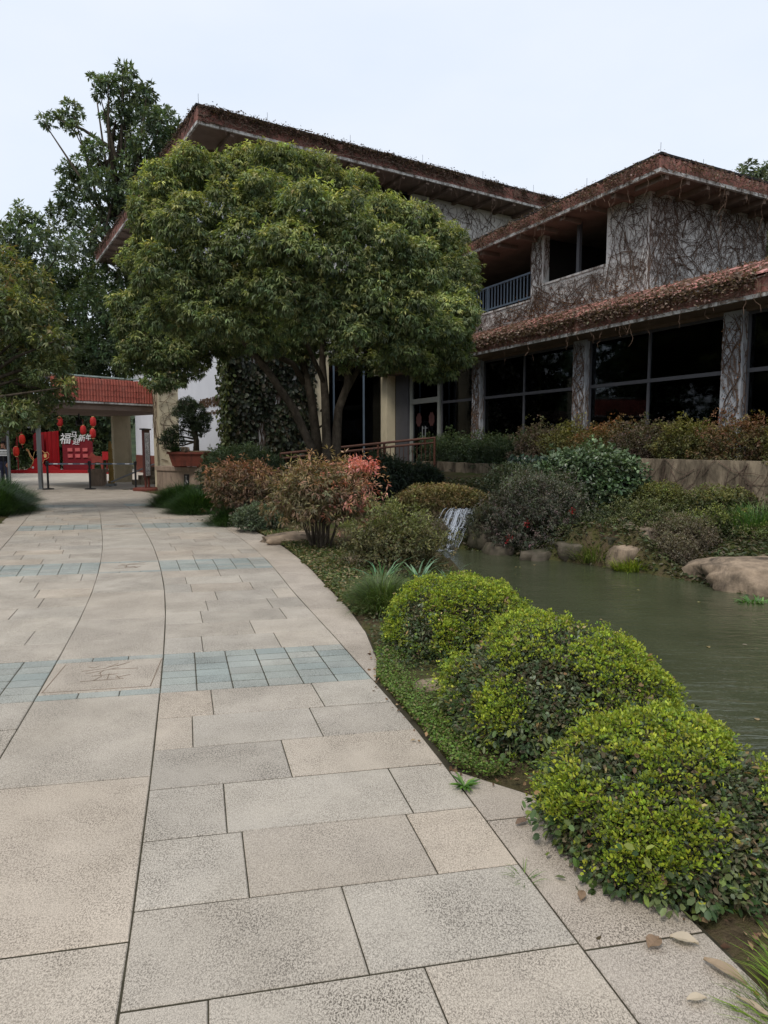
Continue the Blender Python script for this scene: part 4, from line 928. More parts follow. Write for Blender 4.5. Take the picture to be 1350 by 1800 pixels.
BG = [('dense dark tree behind the gate canopy, right of the row', [(195, 500, 34), (215, 560, 34), (175, 545, 32), (200, 610, 36), (160, 600, 30), (225, 620, 26), (190, 655, 30), (230, 500, 24), (150, 640, 28)], 42, (-16.3, 43, 0)),
      ('dense dark tree behind the gate canopy, middle of the row', [(120, 490, 34), (150, 520, 30), (100, 550, 34), (130, 590, 34), (110, 630, 34), (140, 660, 30), (80, 500, 34), (160, 470, 24)], 45, (-20.0, 45.5, 0)),
      ('dense dark tree behind the gate canopy, left of the row', [(40, 500, 40), (70, 560, 38), (30, 600, 42), (70, 640, 38), (20, 670, 40), (-20, 540, 42), (-20, 640, 44)], 43, (-24, 43.5, 0)),
      ('leafy green tree behind the red festival panels, left half', [(20, 720, 34), (60, 715, 30), (95, 725, 30), (45, 765, 32), (80, 770, 30), (15, 780, 34), (50, 805, 28), (90, 800, 26), (-20, 740, 34)], 43.5, (-21.5, 43.8, 0)),
      ('dark leafy tree behind the red festival panels, right half', [(130, 720, 28), (165, 720, 28), (195, 735, 26), (125, 760, 26), (160, 765, 26), (192, 780, 24), (140, 800, 24), (175, 805, 22), (205, 760, 16)], 44, (-17.6, 44.5, 0))]
for i, (lab, L_, Y_, base) in enumerate(BG):
    lobs = [(pxY(u, v, Y_+random.uniform(-1.2, 1.2)), r/1190*Y_*1.28) for u, v, r in L_]
    tree('evergreen_tree', base, lab, limbs_to(base, lobs, .3, 30+i), lobs, 120, 7, .25, .105, DARKG if i != 3 else [(74, 90, 56), (64, 80, 50), (86, 98, 62)], DARKY, 40+i, 'trees behind the gate', droop=.35, inner=.6, zmin=-.8, fill=.3)
FG = [(10, 480, 44), (55, 500, 36), (20, 560, 48), (70, 560, 36), (95, 600, 28), (40, 620, 46), (85, 650, 38), (10, 680, 46), (60, 700, 40), (100, 690, 28), (30, 730, 34), (-40, 520, 60), (-50, 620, 60), (-50, 710, 50), (108, 640, 20), (75, 735, 20), (118, 680, 14), (5, 750, 20)]
lobs = [(pxY(u, v, 15.5+random.uniform(-1, 1)), r/1190*15.5*1.05) for u, v, r in FG]
tree('leaning_tree', (-11.6, 15.2, .1), 'olive green tree leaning in over the path from the left edge', limbs_to((-11.6, 15.2, .1), lobs, .2, 61), lobs, 480, 7, .13, .042, [(104, 114, 76), (92, 104, 70), (116, 122, 82), (96, 110, 82)], [(146, 150, 88), (132, 140, 82), (158, 154, 92), (148, 124, 84)], 62, droop=.5, inner=.55, zmin=-.7, ythr=.2, fill=.2)
FR = [(1320, 300, 18), (1345, 310, 22), (1300, 312, 12), (1370, 300, 30), (1340, 430, 22), (1330, 445, 16), (1365, 440, 28), (1375, 370, 36)]
lobs = [(pxY(u, v, 36+random.uniform(-1, 1)), r/1190*36*1.05) for u, v, r in FR]
tree('far_tree', (20.5, 36.5, 0), 'pale grey green tree showing behind the right end of the wing roof', limbs_to((20.5, 36.5, 0), lobs, .3, 64), lobs, 110, 7, .24, .10, [(96, 108, 88), (84, 98, 80), (110, 120, 98)], [(128, 136, 108), (118, 126, 100)], 65, droop=.3, inner=.5, zmin=-.8, fill=.2)

# trees added along the left, mostly unseen, so the windows reflect dark foliage
for i, (x, y, r) in enumerate(((-15.5, 7.5, 2.8), (-16.5, 12.5, 2.8), (-17.5, 17.5, 2.8), (-19.5, 22.5, 2.8), (-22.6, 28, 2.8), (-25.2, 33.5, 2.9))):
    rnd = random.Random(300+i); lobs = [((x+rnd.uniform(-1.5, 1.2), y+rnd.uniform(-2.2, 2.2), z), r*rnd.uniform(.42, .62)) for z in (1.2, 2.2, 3.4, 4.6, 5.6, 6.8, 8.0, 9.2, 10.2) for _ in range(3)]
    tree('evergreen_tree', (x, y, 0), ('first', 'second', 'third', 'fourth', 'fifth', 'sixth')[i]+' evergreen added along the left side for dark window reflections, counted from the viewer', limbs_to((x, y, 0), lobs, .22, 310+i), lobs, 26, 7, .40, .19, DARKG, DARKY, 320+i, 'trees added along the left side', droop=.35, inner=.5, zmin=-.9, fill=.2)
# ivy on the hall's front wall beside the tree
ivy = thing('ivy', H3(3.4, WI-.1, 0), 'green ivy with shade-darkened leaf colours thickly covering the hall wall behind the tree stems', 'ivy'); lv = Leaves(); n = 15000
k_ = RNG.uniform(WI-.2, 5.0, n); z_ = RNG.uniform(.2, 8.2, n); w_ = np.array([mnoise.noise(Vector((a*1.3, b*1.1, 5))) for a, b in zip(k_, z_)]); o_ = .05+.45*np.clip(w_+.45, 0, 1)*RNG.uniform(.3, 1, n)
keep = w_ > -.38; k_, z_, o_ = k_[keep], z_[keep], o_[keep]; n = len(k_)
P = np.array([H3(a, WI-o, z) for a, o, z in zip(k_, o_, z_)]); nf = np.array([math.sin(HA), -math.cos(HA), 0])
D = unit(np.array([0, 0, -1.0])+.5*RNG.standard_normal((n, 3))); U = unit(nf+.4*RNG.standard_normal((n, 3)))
lv.add(P, D, U, .17*RNG.uniform(.6, 1.4, n), .14*RNG.uniform(.6, 1.3, n), pal(RNG, n, [(42, 50, 33), (36, 42, 30), (52, 58, 37), (58, 53, 38)], .25), 'o')  # front-wall leaf colours darkened to carry the shade there
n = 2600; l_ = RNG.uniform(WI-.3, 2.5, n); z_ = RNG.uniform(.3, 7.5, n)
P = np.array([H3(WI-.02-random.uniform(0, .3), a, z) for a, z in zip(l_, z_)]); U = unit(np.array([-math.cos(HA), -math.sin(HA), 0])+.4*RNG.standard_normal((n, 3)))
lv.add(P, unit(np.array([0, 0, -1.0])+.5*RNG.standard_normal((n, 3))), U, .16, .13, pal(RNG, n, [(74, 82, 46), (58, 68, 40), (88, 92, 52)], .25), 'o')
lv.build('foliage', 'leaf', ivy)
m = MB()
for i in range(60):
    a = random.uniform(WI, 5.0); z = 0; pts = []
    while z < 7: pts.append(H3(a, WI-.03-random.uniform(0, .03), z)); a = min(5.1, max(WI, a+random.gauss(0, .09))); z += .35
    m.tube(pts, .018, 4, False)
m.build('stems', 'vine', ivy)

# ------------------------------------------------------------------ shrubs
def shrub(name, c, r, label, n, m_, L, W_, dark, young, seed, cat='shrub', droop=.1, zmin=-.35, stems=14, inner=.72, kind='o', ythr=.3, mat='leaf', extra=None, group=None, lump=.16, fill=.35, spread=1.0):
    rg = np.random.default_rng(seed); gz_ = max(hz(c[0], c[1]), -.45); t = thing(name, (c[0], c[1], gz_), label, cat, group); lv = Leaves()
    P, N, d = shell(rg, c, r, n, inner, zmin, .06)
    lm = np.array([mnoise.noise(Vector((x*2.3+seed, y*2.3, z*2.3)))for x, y, z in d]); lm2 = np.array([mnoise.noise(Vector((x*5+seed, y*5, z*5))) for x, y, z in d]); P = np.array(c)+(P-np.array(c))*(1+lump*(1.6*lm+1.1*lm2)[:, None])
    yg = np.clip((d[:, 2]-ythr)*1.2+.35*rg.standard_normal(n)+.5*lm, 0, 1)[:, None]
    C = pal(rg, n, dark, .2)*(1-yg)+pal(rg, n, young, .15)*yg
    ok = P[:, 2] > gz_-.02; P, N, C = P[ok], N[ok], C[ok]
    tufts(lv, rg, P, N, m_, L, W_, C, droop, spread, kind)
    n2 = int(n*fill)
    if n2:
        P, N, d = shell(rg, c, np.array(r)*.82, n2, .2, -.7); ok = P[:, 2] > gz_; tufts(lv, rg, P[ok], N[ok], m_, L, W_, pal(rg, int(ok.sum()), dark, .2), droop, spread, kind)
    if extra: extra(lv, rg)
    lv.build('foliage', mat, t)
    mb = MB(); rnd = random.Random(seed)
    for i in range(stems):
        an = rnd.uniform(0, 6.28); k_ = rnd.uniform(.1, .75); tip = Vector((c[0]+r[0]*k_*math.cos(an), c[1]+r[1]*k_*math.sin(an), c[2]+r[2]*rnd.uniform(.0, .7))); b = Vector((c[0]+.18*r[0]*math.cos(an), c[1]+.18*r[1]*math.sin(an), gz_-.03))
        w = .010 if r[0] < .6 else .014
        mb.tube([b, b.lerp(tip, .5)+Vector((rnd.uniform(-.05, .05), rnd.uniform(-.05, .05), .03)), tip], [w, w*.8, w*.35], 5)
    mb.build('stems', 'bark', t); return t
# three clipped bushes at the water's edge: old dark leaves, fresh tips on top
def clipped(c, r, label, seed, n=5200, tip=.2):
    rg = np.random.default_rng(seed); gz_ = hz(c[0], c[1]); t = thing('clipped_bush', (c[0], c[1], gz_), label, 'bush', 'clipped bushes beside the pond'); lv = Leaves()
    base = np.array(c)
    def surf(n, rr, zmin):
        d = dirs(rg, n, zmin); lm = np.array([mnoise.noise(Vector((x*2.2+seed, y*2.2, z*2.2))) for x, y, z in d]); s = np.array([mnoise.noise(Vector((x*5+seed, y*5, z*5))) for x, y, z in d])
        e = np.sign(d)*np.abs(d)**.86; e = e/np.linalg.norm(e, axis=1, keepdims=True)**.7
        return base+e*np.array(r)*(rr+.10*lm+.05*s)[:, None], unit(d/np.array(r)), d, lm
    # old foliage
    P, N, d, lm = surf(int(n*1.5), .84+.13*rg.uniform(-1, 1, int(n*1.5)), -.75); ok = P[:, 2] > gz_+.0
    tufts(lv, rg, P[ok], N[ok], 5, .026, .015, pal(rg, int(ok.sum()), [(90, 104, 68), (74, 92, 62), (108, 116, 84), (120, 128, 104), (116, 104, 80), (96, 90, 70)], .22), .1, 1.1, 'o')
    # larger dull leaves, lower flank
    m2 = int(n*.22); P, N, d, lm = surf(m2, .95+.07*rg.standard_normal(m2), -.75); ok = (P[:, 2] > gz_) & (d[:, 2] < .25+.25*rg.standard_normal(m2))
    tufts(lv, rg, P[ok], N[ok], 4, .035, .021, pal(rg, int(ok.sum()), [(84, 104, 58), (66, 88, 52), (104, 116, 78), (112, 124, 60)], .2), .2, 1.2, 'o')
    # fresh yellow-green tips
    P, N, d, lm = surf(n, 1.0+.035*rg.standard_normal(n)+.05*(rg.uniform(0, 1, n) < .05), -.6); pr = np.clip(tip+.80*d[:, 2]+1.9*lm, .02, .95); ok = (rg.uniform(0, 1, n) < pr) & (P[:, 2] > gz_+.05)
    Pk, Nk = P[ok], N[ok]; Nk = unit(Nk*.7+np.array([0, 0, .7]))
    tufts(lv, rg, Pk, Nk, 6, .0138, .0102, pal(rg, len(Pk), [(148, 160, 50), (132, 148, 50), (162, 170, 60), (116, 136, 52)], .18), -.35, .75, 'o', .45)
    m3 = int(n*.010); P, N, d, lm = surf(m3, .98+.05*rg.standard_normal(m3), -.5); ok = P[:, 2] > gz_+.03; tufts(lv, rg, P[ok], N[ok], 3, .026, .015, pal(rg, int(ok.sum()), [(150, 124, 84), (128, 100, 74), (168, 150, 104)], .2), .1, 1.2, 'o', .5)
    lv.build('foliage', 'leaf', t)
    mb = MB(); rnd = random.Random(seed)
    for i in range(420):
        an = rnd.uniform(0, 6.28); el = rnd.uniform(-.2, 1.5); k_ = rnd.uniform(.8, 1.03)
        tip_ = Vector((c[0]+r[0]*k_*math.cos(an)*math.cos(el), c[1]+r[1]*k_*math.sin(an)*math.cos(el), max(gz_+.05, c[2]+r[2]*k_*math.sin(el)))); b = Vector((c[0]+.2*r[0]*math.cos(an), c[1]+.2*r[1]*math.sin(an), gz_-.05))
        mb.tube([b, b.lerp(tip_, .55)+Vector((rnd.uniform(-.04, .04), rnd.uniform(-.04, .04), .03)), tip_], [.006, .004, .0018], 4)
    mb.build('stems', 'bark', t)
clipped((1.15, 2.66, .03), (.50, .52, .40), 'nearest yellow-green clipped bush at the lower right beside the path', 71, 12500, .14)
clipped((.985, 3.80, .04), (.63, .68, .52), 'middle clipped bush with grass growing through its dark hollow', 72, 14000, .16)
clipped((.60, 5.35, .08), (.57, .60, .44), 'farthest clipped bush, bright yellow-green dome beside the liriope tuft', 73, 12500, .42)

NAN_D = [(112, 98, 76), (128, 104, 84), (98, 92, 66), (120, 110, 78)]; NAN_R = [(160, 112, 88), (172, 120, 94), (148, 104, 82), (166, 134, 98)]
def nandina_red(lv, rg):
    n = 430; P, N, d = shell(rg, (-.64, 10.2, .88), (.58, .55, .42), n, .2, -.8); P = P+.13*rg.standard_normal(P.shape); ok = rg.uniform(0, 1, n) < np.clip(.55+(P[:, 0]+.55)*1.1, .08, 1); P, N = P[ok], N[ok]; n = len(P); tufts(lv, rg, P, N, 6, .075, .020, pal(rg, n, [(190, 128, 110), (200, 146, 126), (174, 112, 96), (184, 150, 118)], .15), .35, 1.1, 'd')
    n = 60; P = np.stack([rg.uniform(-.55, -.12, n), rg.uniform(10.0, 10.4, n), rg.uniform(1.22, 1.42, n)], 1); tufts(lv, rg, P, unit(rg.standard_normal((n, 3))), 5, .08, .022, pal(rg, n, [(224, 150, 140), (210, 122, 112)], .15), .2, 1.1, 'd')
shrub('nandina', (-.98, 10.35, .86), (.72, .70, .48), 'red-tinged nandina with bare stems and pink right side beside the path', 1500, 6, .085, .022, NAN_D, [(164, 140, 104), (176, 128, 98), (150, 134, 94)], 81, droop=.45, zmin=-.75, stems=22, inner=.35, kind='d', extra=nandina_red, lump=.45)
shrub('nandina', (-2.75, 13.6, .78), (.74, .62, .46), 'rusty orange nandina behind the grey green ground bush', 1500, 6, .085, .022, [(108, 92, 72), (98, 94, 68), (120, 96, 76), (104, 86, 72)], NAN_R, 82, droop=.4, inner=.4, kind='d', zmin=-.8, lump=.45)
shrub('spreading_shrub', (-3.55, 17.0, .92), (1.05, .8, .66), 'blue green mounded shrub between the bronze handrail and the nandina', 1500, 6, .10, .022, [(66, 80, 58), (56, 70, 54), (78, 92, 66)], [(102, 116, 82), (90, 106, 76)], 83, droop=.3, kind='d', zmin=-.6)
shrub('ground_bush', (-2.35, 12.5, .20), (.44, .40, .27), 'small grey green ground bush at the path edge below the rusty nandina', 900, 6, .05, .02, [(80, 92, 70), (66, 78, 58), (94, 104, 82)], [(112, 122, 96)], 84, kind='d')
shrub('olive_shrub', (.16, 8.9, .28), (.62, .58, .42), 'olive brown small-leaved shrub between the nandina and the pond', 2600, 5, .042, .018, [(84, 84, 54), (98, 90, 62), (72, 74, 48), (106, 100, 66)], [(124, 126, 74), (112, 118, 68)], 85, zmin=-.7, stems=24, inner=.45, lump=.6)
shrub('dark_shrub', (-.02, 16.4, .66), (.78, .7, .66), 'very dark green shrub under the ramp railing, left of the stream', 1200, 6, .12, .026, [(38, 50, 38), (32, 42, 34), (46, 58, 44)], [(58, 70, 52)], 86, droop=.4, kind='d', zmin=-.7)
shrub('dark_shrub', (.95, 17.4, .62), (.55, .6, .45), 'dark narrow-leaved shrub beside the culvert mouth', 900, 6, .12, .026, [(38, 50, 38), (32, 42, 34), (46, 58, 44)], [(58, 70, 52)], 87, droop=.4, kind='d', zmin=-.7)
shrub('dark_shrub', (-1.3, 14.3, .55), (.8, .7, .5), 'dark green shrub in the shade at the foot of the tree stems', 1000, 6, .12, .026, [(48, 60, 42), (40, 52, 38), (58, 68, 48)], [(74, 86, 58)], 88, droop=.4, kind='d', zmin=-.7)
shrub('low_shrub', (1.22, 14.3, .48), (.88, .55, .26), 'low ochre green shrub spreading above the waterfall', 1700, 6, .06, .022, [(110, 104, 64), (96, 94, 58), (120, 100, 70)], [(150, 142, 88), (140, 128, 84), (158, 132, 90)], 89, kind='d', zmin=-.8)
def berries(lv, rg):
    for cx, cz in ((3.45, .40), (3.55, .02), (2.62, .18), (2.3, -.12)):
        n = 12; P = np.array((cx, 12.32, cz))+.035*rg.standard_normal((n, 3)); tufts(lv, rg, P, unit(rg.standard_normal((n, 3))), 4, .022, .022, pal(rg, n, [(170, 40, 46), (150, 22, 30)], .1), .1, 1, 'o')
shrub('berry_shrub', (2.92, 12.9, .24), (1.02, .74, .90), 'feathery grey purple shrub with red berries overhanging the pond', 3400, 6, .062, .018, [(92, 88, 78), (78, 82, 68), (104, 92, 86), (70, 78, 60)], [(112, 112, 94), (104, 100, 92), (96, 108, 80)], 90, droop=.35, kind='d', zmin=-.9, extra=berries, lump=.25)
shrub('broadleaf_shrub', (4.20, 13.9, .62), (1.10, .90, .95), 'broad-leaved green shrub right of the berry shrub against the retaining wall', 2300, 5, .085, .05, [(68, 86, 58), (58, 76, 54), (78, 96, 66)], [(104, 122, 86), (94, 112, 78), (114, 130, 94)], 91, droop=.25, zmin=-.8, mat='gloss_leaf', lump=.16)
shrub('scrub', (5.35, 13.1, .42), (.58, .5, .42), 'small yellowish scrub bush in front of the stained retaining wall', 1300, 5, .05, .022, [(88, 92, 52), (76, 82, 48), (100, 100, 60)], [(126, 128, 66), (116, 118, 66)], 92, zmin=-.8)
shrub('scrub', (6.3, 12.6, .40), (.85, .5, .42), 'sparse green scrub at the right edge below the retaining wall', 1500, 5, .05, .024, [(84, 90, 56), (72, 82, 50), (94, 96, 66)], [(124, 128, 74), (134, 126, 76)], 93, zmin=-.8, inner=.5)
shrub('scrub', (5.1, 11.5, .0), (.62, .52, .42), 'brown twiggy scrub behind the big boulder', 1700, 5, .036, .014, [(104, 92, 78), (92, 84, 66), (116, 104, 88)], [(124, 116, 92), (110, 112, 78)], 94, zmin=-.8, inner=.4, stems=40)
shrub('scrub', (6.6, 11.0, .05), (.85, .6, .26), 'low green scrub on the bank above the big boulder', 1500, 5, .04, .018, [(78, 88, 52), (92, 94, 60), (102, 92, 70)], [(112, 126, 64)], 95, zmin=-.8, inner=.4)
shrub('scrub', (3.4, 13.4, -.05), (.5, .3, .3), 'bright green leafy clump in the hollow under the broad-leaved shrub', 420, 5, .06, .035, [(66, 96, 44), (78, 110, 50)], [(98, 134, 58)], 96, zmin=-.6)
SC_D = [(84, 90, 58), (72, 80, 50), (98, 94, 68), (66, 72, 48)]; SC_Y = [(118, 122, 76), (106, 112, 70)]
shrub('scrub', (2.05, 13.3, .0), (.5, .4, .38), 'dark small-leaved scrub hugging the rocks right of the waterfall', 900, 5, .045, .02, [(62, 70, 50), (76, 72, 56), (54, 62, 44)], [(90, 92, 66)], 201, zmin=-.8, inner=.4)
shrub('scrub', (3.72, 12.35, -.05), (.70, .50, .46), 'dark scrub at the bank between the berry shrub and the waterline grass', 1000, 5, .045, .02, [(58, 68, 46), (70, 72, 52), (50, 58, 42)], [(84, 92, 60)], 202, zmin=-.8, inner=.4)
shrub('scrub', (4.65, 12.3, .15), (.75, .60, .50), 'olive scrub above the split waterline rock', 1300, 5, .045, .02, SC_D, SC_Y, 203, zmin=-.8, inner=.4, lump=.4)
shrub('scrub', (5.85, 11.9, .12), (.7, .5, .36), 'yellow green scrub on the bank left of the tall right grass', 1400, 5, .042, .02, SC_D, [(134, 140, 70), (116, 126, 66)], 204, zmin=-.8, inner=.4, lump=.4)
shrub('scrub', (7.3, 11.6, .3), (.8, .5, .5), 'green scrub at the foot of the wall just past the right edge', 1200, 5, .05, .022, SC_D, SC_Y, 205, zmin=-.8, inner=.4, lump=.4)
shrub('scrub', (5.0, 14.3, .55), (.6, .5, .5), 'dark green bush tucked under the ivy of the retaining wall', 1100, 5, .06, .028, [(62, 74, 50), (54, 64, 46)], [(84, 96, 62)], 206, zmin=-.8, inner=.5)
shrub('scrub', (3.1, 15.6, .7), (.8, .7, .5), 'dull green bush behind the berry shrub near the culvert', 1200, 5, .06, .026, [(66, 76, 54), (58, 66, 50)], [(88, 98, 70)], 207, zmin=-.8, inner=.5)
shrub('scrub', (3.35, 12.15, -.2), (.55, .36, .34), 'low dark scrub overhanging the water below the berry shrub', 900, 5, .045, .02, [(62, 72, 50), (74, 76, 56), (54, 62, 46)], [(90, 98, 66)], 209, zmin=-.8, inner=.4, lump=.3)
shrub('scrub', (4.35, 11.9, .0), (.5, .36, .34), 'small olive scrub directly behind the split waterline rock', 800, 5, .04, .018, SC_D, SC_Y, 210, zmin=-.8, inner=.4, lump=.3)
shrub('scrub', (4.75, 10.9, -.15), (.36, .32, .28), 'brown dry scrub between the split rock and the big boulder', 800, 5, .034, .014, [(104, 94, 78), (92, 84, 66)], [(122, 114, 90)], 211, zmin=-.8, inner=.4, stems=24, lump=.3)
shrub('scrub', (.75, 12.2, .0), (.42, .5, .38), 'brown twiggy scrub on the left of the waterfall pool', 900, 5, .036, .014, [(100, 90, 74), (88, 80, 64)], [(116, 108, 84)], 208, zmin=-.8, inner=.3, stems=30)
lv = Leaves(); n = 700                                       # big dark ivy leaves on the wall
a_ = RNG.uniform(3.2, 6.4, n); P = np.array([W3(a, -1.34-random.uniform(0, .3), 1.34-random.uniform(0, .8)*random.uniform(.2, 1)) for a in a_])
t_ = thing('ivy', W3(4.8, -1.35, 0), 'dark large-leaved ivy tumbling over the retaining wall behind the green shrub', 'ivy')
lv.add(P, unit(np.array([-.3, -.2, -.8])+.5*RNG.standard_normal((n, 3))), unit(np.array([-.8, -.5, .4])+.4*RNG.standard_normal((n, 3))), .13*RNG.uniform(.6, 1.3, n), .11, pal(RNG, n, [(52, 70, 56), (44, 60, 48), (66, 84, 66)], .2), 'o'); lv.build('foliage', 'gloss_leaf', t_)
# hedge of single bushes along the terrace, below the windows
HG = [(-4.2, -.25, .98, 'd'), (-2.6, -.3, 1.0, 'r'), (-1.0, -.28, 1.05, 'y'), (.35, -.3, .95, 'r'), (1.6, -.25, 1.0, 'y'), (2.9, -.3, 1.0, 'b'), (4.1, -.28, .95, 'o'), (5.3, -.25, 1.0, 'y'), (6.5, -.3, .95, 'b'), (7.7, -.2, 1.0, 'g'), (8.9, -.2, .95, 'g'), (10.1, -.15, 1.0, 'g'), (11.3, -.1, 1.05, 'g'), (12.4, -.1, 1.0, 'g')]
HC = {'r': ([(98, 90, 60), (88, 86, 56), (108, 84, 62)], [(142, 100, 72), (128, 112, 68), (130, 88, 68)]), 'y': ([(92, 92, 52), (80, 82, 48), (104, 98, 56)], [(136, 130, 66), (124, 122, 64)]),
      'b': ([(92, 78, 68), (82, 80, 58), (100, 84, 72)], [(116, 98, 84), (104, 104, 70)]), 'o': ([(100, 92, 58), (92, 88, 56)], [(156, 104, 70), (136, 112, 68)]), 'g': ([(54, 70, 46), (46, 60, 42), (64, 78, 52)], [(80, 96, 62), (90, 102, 66)]), 'd': ([(80, 82, 52)], [(120, 110, 60)])}
HL = ['hedge bush far right beyond the frame edge', 'reddish hedge bush at the right picture edge below the window', 'yellow green hedge bush right of the nearest column', 'red-leaved hedge bush just right of the nearest column', 'yellow green hedge bush at the foot of the nearest column', 'brownish hedge bush left of the nearest column',
      'orange-leaved hedge bush below the middle of the nearest full window', 'yellow green hedge bush right of the second column', 'purplish hedge bush at the foot of the second column', 'green hedge bush just left of the second column', 'green hedge bush below the middle of the second window', 'dark green hedge bush right of the third column', 'dark green hedge bush at the foot of the third column', 'dark green hedge bush next to the ramp railing']
for i, (t, s, zt, kd) in enumerate(HG):
    x, y = W(t, s); zb = 1.18 if t < 6.6 else .93
    o = shrub('hedge_bush', (x, y, zb+.34), (.82, .64, .60 if t < 9 else .66), HL[i], 1300, 6, .06, .026, *HC[kd], 100+i, zmin=-.6, group='hedge bushes below the windows', inner=.6, stems=8, kind='d', lump=.35)
    ORG[o.name].z = zb
# grasses
def grass(name, c, r, label, n, L, W_, cols, seed, cat='grass tuft', lean=.6, zoff=0, base=None):
    rg = np.random.default_rng(seed); lv = Leaves(); an = rg.uniform(0, 6.283, n); k_ = np.sqrt(rg.uniform(0, 1, n)); x = c[0]+r[0]*k_*np.cos(an); y = c[1]+r[1]*k_*np.sin(an)
    z = (height(x, y) if base is None else np.full(n, base))-.01+zoff*(1-k_**2)
    out = np.stack([np.cos(an)*(.25+k_), np.sin(an)*(.25+k_), np.zeros(n)], 1)
    blades(lv, rg, np.stack([x, y, z], 1), out, L, W_, pal(rg, n, cols, .22), 1.0, lean)
    o = lv.build(name, 'leaf', loc=(c[0], c[1], hz(c[0], c[1]) if base is None else base)); return tag(o, label, cat)
MON = [(52, 78, 40), (44, 66, 36), (64, 92, 46), (74, 100, 54)]
grass('mondo_grass', (-5.35, 18.0, 0), (.75, .8), 'dark green mondo grass mound beside the stone planter', 5200, .42, .011, MON, 120, zoff=.30, lean=1.0)
grass('mondo_grass', (-4.45, 16.3, 0), (.62, .8), 'dark green mondo grass mound, middle of the three along the path edge', 5200, .40, .011, MON, 121, zoff=.28, lean=1.0)
grass('mondo_grass', (-3.12, 13.75, 0), (.40, .55), 'small mondo grass mound next to the grey green ground bush', 2600, .32, .009, MON, 122, zoff=.18, lean=1.0)
grass('mondo_grass', (-9.3, 15.6, 0), (.85, 1.5), 'mondo grass mound at the left edge of the path, nearest', 7000, .45, .011, MON, 123, zoff=.30, lean=1.0)
grass('mondo_grass', (-10.9, 18.8, 0), (.8, 1.5), 'mondo grass mound at the left edge of the path, behind the nearest', 5000, .45, .011, MON, 124, zoff=.30, lean=1.0)
grass('liriope', (-.02, 6.55, 0), (.24, .40), 'grassy liriope tuft spilling onto the path before the farthest clipped bush', 2000, .24, .0065, [(92, 112, 60), (78, 98, 54), (106, 122, 72), (84, 92, 62)], 125, zoff=.12, lean=.9)
grass('daylily', (-.02, 7.9, 0), (.10, .10), 'blue green strap-leaved plant, left one behind the liriope', 20, .32, .024, [(112, 146, 112), (96, 132, 98), (126, 156, 122)], 126, lean=.7)
grass('daylily', (.42, 7.95, 0), (.10, .10), 'blue green strap-leaved plant, right one behind the liriope', 18, .30, .024, [(112, 146, 112), (96, 132, 98), (126, 156, 122)], 127, lean=.7)
grass('daylily', (.75, 7.6, 0), (.07, .07), 'small strap-leaved plant just above the farthest clipped bush', 12, .28, .024, [(112, 146, 112), (96, 132, 98)], 128, lean=.7)
grass('grass_tuft', (1.20, 1.66, 0), (.12, .14), 'bright green grass tuft in the bottom right corner', 900, .17, .004, [(120, 146, 42), (98, 128, 36), (138, 158, 56), (84, 112, 34)], 129, lean=1.0, zoff=.05)
grass('grass_tuft', (.72, 3.55, 0), (.16, .16), 'thin grass growing through the hollow of the middle clipped bush', 260, .42, .004, [(92, 116, 58), (116, 126, 78), (78, 100, 50)], 130, lean=.7, zoff=.05)
grass('water_grass', (3.72, 11.65, 0), (.36, .22), 'yellow green grass at the waterline left of the split rock', 560, .40, .010, [(108, 124, 60), (124, 132, 70), (92, 108, 54)], 131, base=-.42, lean=.6)
grass('water_grass', (4.1, 10.95, 0), (.32, .16), 'bright green water plants at the foot of the split rock', 360, .24, .016, [(126, 142, 48), (108, 128, 44), (140, 150, 60)], 132, base=-.45, lean=.5)
grass('water_grass', (6.35, 11.6, 0), (.32, .32), 'tall bright green grass at the right edge below the wall', 620, .42, .010, [(84, 118, 56), (70, 104, 52), (100, 130, 62)], 133, lean=.4)
grass('water_grass', (4.85, 8.72, 0), (.20, .07), 'small leafy water plant floating at the foot of the big boulder', 60, .10, .03, [(100, 136, 74), (88, 124, 66)], 134, base=-.45, lean=1.6)
# ground cover and moss (nobody could count it)
def cover(name, label, pts_fn, n, L, W_, cols, seed, kind='o', droop=0):
    rg = np.random.default_rng(seed); xy = np.array([pts_fn(rg) for _ in range(n)]); z = height(xy[:, 0], xy[:, 1])+rg.uniform(0, .05, n); lv = Leaves()
    D = unit(rg.standard_normal((n, 3))*np.array([1, 1, .35])); U = unit(.5*rg.standard_normal((n, 3))+np.array([0, 0, 1.0]))
    lv.add(np.column_stack([xy, z]), D, U, L*rg.uniform(.6, 1.4, n), W_*rg.uniform(.6, 1.4, n), pal(rg, n, cols, .25), kind)
    return tag(lv.build(name, 'leaf', loc=(0, 0, 0), kind='stuff'), label, 'ground cover')
_bx, _by = RNG.uniform(1.6, 8.5, 120000), RNG.uniform(8.6, 17.5, 120000)
_bk = (pond_sd(_bx, _by) < -.02) & ((_bx-W(0, -1.3)[0])*WS[0]+(_by-W(0, -1.3)[1])*WS[1] < 0); BANK = iter(zip(_bx[_bk], _by[_bk]))
def bank_pt(rg): return next(BANK)
def edge(q, o): return qa(q, aR(q)+fw(q)+bw(q)+o)
cover('ground_cover', 'mixed green and straw ground cover between the path edge and the nandina', lambda rg: edge(rg.uniform(6.2, 12.6), abs(rg.normal(0, .32))), 15000, .04, .02, [(92, 104, 58), (78, 92, 50), (120, 112, 76), (146, 130, 98), (70, 84, 48)], 140)
cover('moss', 'patch of green moss between the path edge and the clipped bushes', lambda rg: edge(rg.uniform(2.95, 5.0), abs(rg.normal(0, .07))+.10*max(0, rg.normal(0, 1))), 9000, .015, .010, [(96, 124, 50), (110, 136, 58), (88, 106, 52), (118, 116, 72)], 141)
